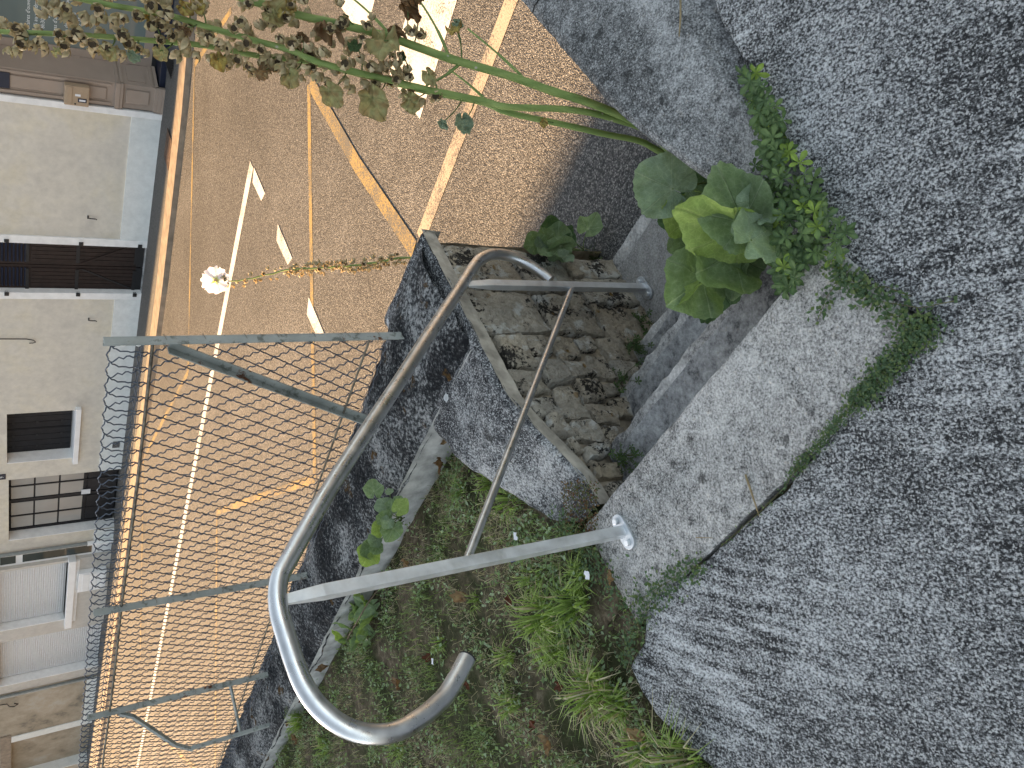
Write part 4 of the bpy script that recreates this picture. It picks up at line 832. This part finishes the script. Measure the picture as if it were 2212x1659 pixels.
L((1500,430),(1480,395),1.62,1.64,DARKG,12,width=.8); L((1480,350),(1470,395),1.66,1.66,DARKG,13,width=.7); L((1530,390),(1490,340),1.7,1.7,DARKG,14,width=.7); L((1450,480),(1432,450),1.64,1.66,DARKG,15,width=.8); L((1520,560),(1500,590),1.5,1.55,DARKG,16,width=.8)

# ---- small mallow at the wall foot
def small_mallow(name,label,spots,rootp,sz,mat=None,pals=(GREEN,PALE,GREEN,DARKG)):
    pl=empty(name,rootp,label,'plant','small mallow plants')
    for i,(b,t,Y) in enumerate(spots):
        B=pix(*b,Y); T=pix(*t,Y-.01); put_leaf(pl,B,T,np.array(rootp)+np.array([rng.uniform(-.03,.03),rng.uniform(-.03,.03),0]),pals[i%len(pals)],i*2.3+sz,N=_n(CAM-B)+np.array([rng.uniform(-.5,.5),0,rng.uniform(0,.6)]),nrad=6,uni=32,pr=.0018,width=.9,wave=.06)
    return pl
small_mallow('small_mallow','small mallow with dusty green leaves where the cheek wall meets the road',
  [((1160,530),(1145,500),2.66),((1170,528),(1155,540),2.64),((1178,520),(1172,492),2.68),((1195,500),(1190,466),2.72),((1205,520),(1208,480),2.7),((1218,540),(1182,532),2.62),((1212,530),(1195,555),2.6),((1230,520),(1240,505),2.66),((1270,495),(1290,466),2.72),((1225,552),(1210,562),2.55),((1180,545),(1165,552),2.6),((1228,500),(1236,488),2.7)],pixz(1262,552,-.80),.3)
small_mallow('small_mallow','young mallow sprawling from the lawn over the mossy wall top',
  [((808,1062),(804,1034),2.95),((838,1098),(822,1072),2.93),((846,1096),(846,1078),2.9),((862,1100),(880,1080),2.86),((858,1086),(868,1072),2.88),((838,1125),(828,1142),2.9),((832,1120),(815,1108),2.92),((820,1140),(800,1150),3.0),((850,1140),(838,1172),2.9),((812,1165),(796,1178),3.05),((800,1182),(776,1196),3.1),((800,1190),(782,1222),3.1),((815,1180),(806,1198),3.05),((842,1060),(838,1070),2.9)],pixz(868,1118,.03),.7,pals=(GREEN,PALE,GREEN,LIME))
# ---- flowering hollyhock in the sun on the road side of the wall
wf=empty('flowering_hollyhock',tuple(pixa(860,560,1.72)[:2])+(-.85,),'thin hollyhock stem with buds and one white flower beyond the wall','plant')
fp=[(466,606),(500,608),(560,598),(620,583),(660,580),(700,578),(740,575),(780,572),(820,566),(860,558),(920,556)]
FPt=[pixa(x,y,1.99-.025*i) for i,(x,y) in enumerate(fp)]; FPt.append(np.array(WL[wf.name]))
fs=[]
for i in range(len(FPt)-1):
    for j in range(4): fs.append(FPt[i]+(FPt[i+1]-FPt[i])*j/4+np.array([.002*rng.uniform(-1,1)]*3))
fs.append(FPt[-1])
so_=MB().tube(fs,[.0024+.0035*i/len(fs) for i in range(len(fs))],7).build('stalk',M['stem'],wf,smooth='all')
oldrng=rng; dress(so_,fs[::-1],.16,.72,92,.5,.85,(.004,.014)); dress(so_,fs[::-1],.72,.97,22,.45,.7,(.004,.016))
fc=FPt[0]; fn=_n(CAM-fc)*.9+np.array([.15,0,.25]); fn=_n(fn); fx=_n(np.cross(UP,fn)); fy=np.cross(fn,fx)
fl=MB().tube([fc-fn*.012,fc-fn*.004],[.004,.012],10).build('flower',M['leaf'],wf); 
PW=((.84,.78,.84),(.90,.87,.89),(.74,.68,.75))
for k in range(5):
    t=2*math.pi*k/5+.3; d=math.cos(t)*fx+math.sin(t)*fy; tn=np.cross(fn,d); V=[];C=[];F=[]; nu,nv=7,8
    for i in range(nu+1):
        for j in range(nv+1):
            r=i/nu; s_=(j/nv-.5)*2; wdt=.008+.034*r**.9*(1-.25*r**3); y=s_*wdt; x=.004+.056*r*(1-.12*s_*s_*r)*(1+.07*math.cos(7*s_+k)); z=.002+.020*r-.006*r*r*6*.3+.005*math.sin(5*s_+k*2)*r+.003*s_*(1 if k%2 else -1)
            V.append(fc+d*x+tn*y+fn*z); C.append(lerp((.62,.66,.16),lerp(PW[0],PW[1],.5+.5*math.sin(14*s_+k)*.5),min(1,max(0,(r-.06)/.22))))
    F=[(i*(nv+1)+j,i*(nv+1)+j+1,(i+1)*(nv+1)+j+1,(i+1)*(nv+1)+j) for i in range(nu) for j in range(nv)]
    MB().add(V,F,C).build('petal',M['petal'],fl,fixn=False,smooth='all')
MB().tube([fc+fn*.002,fc+fn*.016,fc+fn*.022],[.006,.0055,.002],8,col=(.72,.55,.42)).build('stamen',M['petal'],fl,smooth='all')

# ================================================================== GROUND COVER
def terr_e(a): return np.interp(a,[-1.4,-.631,-.473,-.38,-.299,-.27,-.188],[.3,-.16,-.244,-.265,-.261,-.16,-.05])
def cop_e(a): return np.interp(a,[.13,.22,.37,.47,.59,.70,.84],[-.16,-.29,-.347,-.391,-.451,-.488,-.53])
def in_lawn(a,e):
    if a>.80: return False
    if a<-.188: return e<terr_e(a)
    if a<.13: return e<-.16
    return e<cop_e(a)-.005
nrg=np.random.RandomState(5)
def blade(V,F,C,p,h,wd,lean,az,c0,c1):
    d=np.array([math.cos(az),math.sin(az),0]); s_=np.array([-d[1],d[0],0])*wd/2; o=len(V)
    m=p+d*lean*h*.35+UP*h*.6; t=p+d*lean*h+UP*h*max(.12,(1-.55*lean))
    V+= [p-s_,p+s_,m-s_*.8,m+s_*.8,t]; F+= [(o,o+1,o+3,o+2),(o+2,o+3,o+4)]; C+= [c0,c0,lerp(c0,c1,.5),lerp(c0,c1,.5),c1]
def tinyleaf(V,F,C,p,l,wd,dr,nrm,c):
    X=_n(dr); Z=_n(nrm-nrm.dot(X)*X); Y=np.cross(Z,X); o=len(V)
    V+=[p,p+X*l*.45+Y*wd/2+Z*l*.08,p+X*l,p+X*l*.45-Y*wd/2+Z*l*.08]; F+=[(o,o+1,o+2,o+3)]; C+=[lerp(c,(0,0,0),.2),c,c,c]
def mk(name,V,F,C,mat,label,cat):
    mb=MB(); mb.v=[tuple(v) for v in V]; mb.f=F; mb.c=C; mb.m=[0]*len(F); return tag(mb.build(name,mat,fixn=False),label,cat,kind='stuff')
gcol=[(.17,.24,.08),(.21,.29,.09),(.27,.35,.12),(.18,.24,.115)]; straw=[(.48,.41,.28),(.40,.33,.21),(.56,.49,.36)]
V,F,C=[],[],[]; V2,F2,C2=[],[],[]
def lawn_pt():
    while True:
        e=-.16-5.6*nrg.rand()**1.35; a=-1.25+2.05*nrg.rand()
        if in_lawn(a,e): return a,e
cnt=0
while cnt<34000:
    a,e=lawn_pt(); dens=.45+1.5*fbm(a,e,1,3.1,3)
    if nrg.rand()>max(.12,dens): continue
    cnt+=1; p=np.array(ST(a,e,lawn_z(a,e)-.035)); dry=fbm(a,e,9,2.4,3)+nrg.rand()*.5
    if dry>.22 and nrg.rand()<.7:
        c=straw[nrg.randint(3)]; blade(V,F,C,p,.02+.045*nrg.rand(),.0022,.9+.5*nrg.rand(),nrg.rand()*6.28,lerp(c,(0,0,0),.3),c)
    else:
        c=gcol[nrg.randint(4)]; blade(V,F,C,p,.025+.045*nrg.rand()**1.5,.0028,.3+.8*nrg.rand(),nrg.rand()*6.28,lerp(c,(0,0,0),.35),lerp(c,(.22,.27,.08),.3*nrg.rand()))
    if nrg.rand()<.45+1.6*fbm(a,e,17,4.0,3):
        a2,e2=a+.02*nrg.randn(),e+.02*nrg.randn()
        if in_lawn(a2,e2):
            p2=np.array(ST(a2,e2,lawn_z(a2,e2)-.01+.02*nrg.rand())); az=nrg.rand()*6.28
            g0=[(.15,.22,.105),(.22,.31,.15),(.20,.28,.11),(.30,.38,.25)][nrg.randint(4)]
            tinyleaf(V2,F2,C2,p2,.009+.015*nrg.rand(),.007+.007*nrg.rand(),np.array([math.cos(az),math.sin(az),.4*nrg.randn()]),UP+np.array([.5*nrg.randn(),.5*nrg.randn(),0]),g0)
tag(mk('lawn_grass',V,F,C,M['blade'],'short patchy grass and straw covering the small lawn','grass'))
mk('lawn_clover',V2,F2,C2,M['leaf'],'tiny round weed leaves creeping through the patchy grass','ground cover')
# grass tufts
tufts=[(1180,1330,.13,150,0),(1240,1300,.10,110,0),(1290,1490,.13,150,1),(1330,1520,.09,90,1),(1480,1650,.12,110,1),(1250,1245,.07,70,0),(1100,1080,.08,60,0),(1060,1040,.08,60,0),(1200,1400,.10,90,0),(990,1060,.06,40,0),(1150,1250,.07,60,0),(1100,1520,.08,60,0),(1380,1620,.08,60,1),(790,1330,.07,60,0),(950,1390,.06,40,0),(1090,1420,.07,50,0),(640,1560,.10,90,0),(700,1610,.09,60,0),(860,1620,.08,60,0),(1020,1300,.05,40,0)]
for i,(x,y,h,n,dry) in enumerate(tufts):
    h*=1.2; n=int(n*.8)
    p0=pixz(x,y,.02); V,F,C=[],[],[]
    for k in range(n):
        rr=.035*(h/.1)*math.sqrt(nrg.rand()); az=nrg.rand()*6.28; p=p0+np.array([rr*math.cos(az),rr*math.sin(az),-.03]); dryb=nrg.rand()<(.28 if dry else .07); c=straw[nrg.randint(3)] if dryb else [(.17,.27,.05),(.23,.34,.075),(.30,.40,.12)][nrg.randint(3)]
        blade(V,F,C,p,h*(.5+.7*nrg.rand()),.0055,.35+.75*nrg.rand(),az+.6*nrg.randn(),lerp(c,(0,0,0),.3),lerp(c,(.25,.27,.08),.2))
    mb=MB(); mb.v=[tuple(v) for v in V]; mb.f=F; mb.c=C; mb.m=[0]*len(F); tag(mb.build('grass_tuft',M['blade'],fixn=False),{0:'largest bright green grass tuft between the handrail hook and the top step',1:'dense green grass tuft touching the left end of the pale top step',2:'grass tuft mixed with straw blades against the corner of the terrace',4:'straw tipped grass tuft overhanging the terrace edge far from the steps',6:'thin grass tuft beside the near end of the cheek coping',13:'grass tuft beside the broad leaved weed at the wall foot',16:'grass tuft at the foot of the mossy wall below the bent fence stay'}.get(i,'bright green tuft of longer grass rising from the patchy lawn'),'grass','grass tufts on the lawn')
# leafy weed rosette at the wall foot
wd=empty('broadleaf_weed',pixz(775,1345,.02),'bright green broad leaved weed rosette at the lawn foot of the wall','weed')
for i in range(26):
    az=nrg.rand()*6.28; p0=pixz(735+75*nrg.rand(),1290+110*nrg.rand(),.03); d=np.array([math.cos(az),math.sin(az),.5+.4*nrg.rand()]); put_leaf(wd,p0,p0+_n(d)*(.05+.05*nrg.rand()),None,[GREEN,LIME,GREEN][i%3],i*3.3,N=UP+.5*nrg.randn(3),mat=M['leaf'],width=.38,nrad=4,uni=18,lobe=.02)
# dry leaves on the lawn
dl=[(945,925),(960,950),(950,1000),(920,960),(1000,1290),(1205,1480),(1150,1570),(1180,1600),(860,1480),(1010,1480),(690,1420),(700,1440),(670,1450),(1320,1240),(1260,1545),(720,1110),(620,1560),(640,1600),(650,1510),(880,1230),(1100,1300),(930,1420),(1380,1590),(900,1020)]
for i,(x,y) in enumerate(dl):
    p=pixz(x,y,.03); az=nrg.rand()*6.28; mb=MB(); leaf_geo(mb,p,p+np.array([math.cos(az),math.sin(az),.1])*(.03+.02*nrg.rand()),UP+.3*nrg.randn(3),[((.12,.045,.025),(.18,.08,.04),(.08,.03,.015)),TAN,BROWN][i%3 if i%5 else 0],i*1.9,width=.7,crumple=.5,cup=.3,nrad=4,uni=16)
    tag(mb.build('dry_leaf',M['dry'],fixn=False,smooth='all'),'curled brown dead leaf lying in the patchy lawn','dead leaf','dead leaves on the lawn')

# creeping cinquefoil over the corner of the terrace
def palmate(V,F,C,p,size,nrm,az,c,n=5):
    Z=_n(nrm); X=_n(np.cross(Z,np.array([.3,.2,1.]))+1e-6); Y=np.cross(Z,X)
    for k in range(n):
        t=az+(k-(n-1)/2)*1.12; d=math.cos(t)*X+math.sin(t)*Y; s_=np.cross(Z,d); l=size*(1 if k==(n-1)/2 else .9 if abs(k-(n-1)/2)<1.5 else .7); o=len(V)
        cc=lerp(c,(.2,.26,.08),.15*nrg.rand()); dk=lerp(cc,(0,0,0),.15)
        V+=[p,p+d*l*.35+s_*l*.15+Z*l*.06,p+d*l*.7+s_*l*.23+Z*l*.05,p+d*l*.9+s_*l*.13,p+d*l-Z*l*.06,p+d*l*.9-s_*l*.13,p+d*l*.7-s_*l*.23+Z*l*.05,p+d*l*.35-s_*l*.15+Z*l*.06,p+d*l*.55-Z*l*.03]
        F+=[(o,o+1,o+8),(o+1,o+2,o+8),(o+2,o+3,o+8),(o+3,o+4,o+8),(o+4,o+5,o+8),(o+5,o+6,o+8),(o+6,o+7,o+8),(o+7,o,o+8)]; C+=[dk]+[cc]*7+[lerp(cc,(.25,.33,.15),.4)]
CG=[(.05,.10,.042),(.085,.145,.06),(.12,.19,.075),(.075,.13,.065)]
def patch(poly_px,n,smin,smax,zlo,zhi,V,F,C,lime=.06):
    P=np.array(poly_px,float); lo=P.min(0); hi=P.max(0); k=0
    def inside(x,y):
        r=False
        for i in range(len(P)):
            (x0,y0),(x1,y1)=P[i],P[i-1]
            if (y0>y)!=(y1>y) and x<(x1-x0)*(y-y0)/(y1-y0)+x0: r=not r
        return r
    while k<n:
        x,y=lo+(hi-lo)*nrg.rand(2)
        if not inside(x,y): continue
        k+=1; p=pixz(x,y,zlo+(zhi-zlo)*nrg.rand()); c=CG[nrg.randint(4)] if nrg.rand()>lime else (.22,.32,.05)
        palmate(V,F,C,p,smin+(smax-smin)*nrg.rand(),UP*.8+_n(CAM-p)*.5+.45*nrg.randn(3),nrg.rand()*6.28,c)
V,F,C=[],[],[]
patch([(1600,130),(1650,160),(1700,270),(1745,360),(1800,470),(1835,500),(1800,560),(1740,580),(1690,640),(1660,600),(1680,520),(1690,440),(1655,340),(1620,240)],215,.019,.036,-.03,.055,V,F,C,.12)
patch([(1600,300),(1660,330),(1700,440),(1690,520),(1640,530),(1650,430)],60,.014,.024,-.1,.0,V,F,C)
patch([(1600,150),(1640,170),(1690,300),(1640,280)],110,.006,.012,-.03,.03,V,F,C)
mk('creeping_cinquefoil',V,F,C,M['leaf'],'five fingered creeping weed filling the corner between terrace and steps','ground cover')
def vine(pts,n,label_parts=None,sz=(.008,.016),spread=.012,z=.004):
    V,F,C=[],[],[]; P=[pixz(x,y,z) for x,y in pts]; mb=MB()
    for k in range(n):
        u=nrg.rand()*(len(P)-1); i=int(u); p=P[i]+(P[i+1]-P[i])*(u-i)+np.array([*(spread*nrg.randn(2)),.012*nrg.rand()]); az=nrg.rand()*6.28; c=[(.085,.14,.075),(.11,.17,.09),(.07,.12,.05),(.14,.19,.07)][nrg.randint(4)]
        tinyleaf(V,F,C,p,sz[0]+(sz[1]-sz[0])*nrg.rand(),.55*sz[1],np.array([math.cos(az),math.sin(az),.3]),UP+.45*nrg.randn(3),c)
    mb.v=[tuple(v) for v in V]; mb.f=F; mb.c=C; mb.m=[0]*len(F)
    mb.tube([p+np.array([0,0,.006]) for p in P],.0009,4,False,col=(.14,.13,.06))
    return mb
def vadd(name,label,cat,*runs):
    mb=MB()
    for r in runs:
        q=vine(*r[:2],**(r[2] if len(r)>2 else {})); o=len(mb.v); mb.v+=q.v; mb.f+=[tuple(i+o for i in f) for f in q.f]; mb.c+=q.c; mb.m+=[0]*len(q.f)
    return tag(mb.build(name,M['leaf'],fixn=False),label,cat,kind='stuff')
vadd('joint_weeds','low weeds filling the joint between the pale top step and the terrace','ground cover',
 ([(1795,575),(1840,600),(1880,640),(1930,680),(2010,705)],420,dict(spread=.014)),([(2010,705),(1985,725),(1950,760),(1915,800),(1880,840),(1850,868)],1500,dict(spread=.014,sz=(.006,.012))),([(1850,868),(1800,925),(1750,985),(1715,1025)],650,dict(spread=.007,sz=(.005,.009))),([(1715,1025),(1700,1050),(1640,1110),(1560,1180)],70,dict(spread=.005,sz=(.004,.008))),
 ([(1520,1215),(1480,1235),(1440,1260),(1400,1285),(1360,1310)],330,dict(spread=.022)),([(1830,590),(1790,640),(1770,690)],60,{}),([(1860,620),(1920,620),(1970,640)],30,dict(spread=.006)),([(1900,650),(1990,665),(2065,650)],26,dict(spread=.007)),([(1640,190),(1600,230),(1585,290),(1560,350)],22,dict(spread=.007,z=-.02)),
 ([(1350,1310),(1300,1230),(1260,1180),(1200,1120)],500,dict(spread=.03,z=.02)),([(1420,1280),(1370,1360),(1350,1430)],260,dict(spread=.02)))
V,F,C=[],[],[]
for k in range(900):
    x,y=1215+75*nrg.rand(),1040+150*nrg.rand(); x+= (1115-y)*.35*0; p=pixz(x,y,.0+.03*nrg.rand()); az=nrg.rand()*6.28; tinyleaf(V,F,C,p,.006+.01*nrg.rand(),.006,np.array([math.cos(az),math.sin(az),.4*nrg.randn()]),UP+.5*nrg.randn(3),[(.13,.06,.03),(.10,.11,.05),(.16,.10,.05),(.08,.10,.04)][nrg.randint(4)])
mk('hollow_weeds',V,F,C,M['leaf'],'brownish small weeds in the dirt at the near end of the cheek coping','ground cover')
# little cinquefoils in the steps' corners
for k,(x,y,z,n,lab) in enumerate(((1385,700,-.70,26,'small five fingered weed beside the handrail post on the bottom step'),(1372,745,-.56,26,'small dark five fingered weed at the wall end of the lowest tread'),(1352,985,-.17,24,'dark five fingered weed in the corner below the pale top step'),(1345,820,-.38,16,'thin dark weed in the wall corner of the middle tread'),(1300,580,-.76,14,'tiny sprout in the gap where bottom step meets cheek wall'))):
    V,F,C,stems=[],[],[],[]
    for j in range(n):
        p=pixz(x+14*nrg.randn(),y+14*nrg.randn(),z+.02*nrg.rand()); stems.append(p); palmate(V,F,C,p,.010+.012*nrg.rand(),UP+.4*nrg.randn(3),nrg.rand()*6.28,[(.03,.075,.025),(.045,.095,.03)][nrg.randint(2)])
    mb=MB(); mb.v=[tuple(v) for v in V]; mb.f=F; mb.c=C; mb.m=[0]*len(F); r0=pixz(x,y,z-.01); [mb.tube([r0,(r0+p)/2+np.array([0,0,.012]),p],.001,4,True,col=(.10,.12,.05)) for p in stems]; tag(mb.build('step_weed',M['leaf'],fixn=False),lab,'weed')
# dry grass at the wall foot by the road
V,F,C=[],[],[]
for k in range(130):
    p=pixz(1215+95*nrg.rand(),540+28*nrg.rand(),-.80); c=straw[nrg.randint(3)] if nrg.rand()<.55 else (.08,.14,.04); blade(V,F,C,p,.05+.11*nrg.rand(),.003,.2+.7*nrg.rand(),nrg.rand()*6.28,lerp(c,(0,0,0),.3),c)
mb=MB(); mb.v=[tuple(v) for v in V]; mb.f=F; mb.c=C; mb.m=[0]*len(F); tag(mb.build('dry_grass',M['blade'],fixn=False),'wispy dry grass at the foot of the cheek wall beside the road','grass')
# twigs and scraps
def twig(px,z,r,label,c=(.30,.24,.14)):
    P=[pixz(x,y,z) for x,y in px]; tag(MB().tube(P,[r]*(len(P)-1)+[r*.5],6,True,col=c).build('twig',M['dry'],fixn=False,smooth='all'),label,'twig')
twig([(1610,1025),(1622,1060),(1640,1115)],.006,.0028,'pale dry twig lying across the joint of the top step')
twig([(1503,1161),(1540,1162)],.004,.0012,'thin straw lying on the pale top step')
twig([(1470,-5),(1470,40),(1467,80)],.04,.0026,'pale dry stalk lying on the speckled side coping')
twig([(750,1380),(790,1310),(830,1255)],.17,.003,'brown twig leaning over the mossy wall top',(.12,.09,.06))
cp=pixz(1110,1205,.03); tag(MB().tube([cp,cp+UP*.012],[.014,.0135],12).build('bottle_cap',plain('blue_plastic',(.01,.03,.25),.4)),'small blue plastic cap in the grass behind the handrail post','bottle cap')
for i,(x,y,lab) in enumerate(((1117,1167,'white paper scrap in the grass under the sloping mid rail'),(1273,1253,'white scrap beside the grass tuft near the terrace'),(937,1437,'pale crumpled scrap in the lawn inside the handrail hook'))):
    p=pixz(x,y,.05); q=MB(); q.grid(3,3,lambda u,v:tuple(p+np.array([.025*u,.02*v,.008*ns(u*5+i,v*5)]))); tag(q.build('paper_scrap',M['paper'],fixn=False,smooth='all'),lab,'scrap')
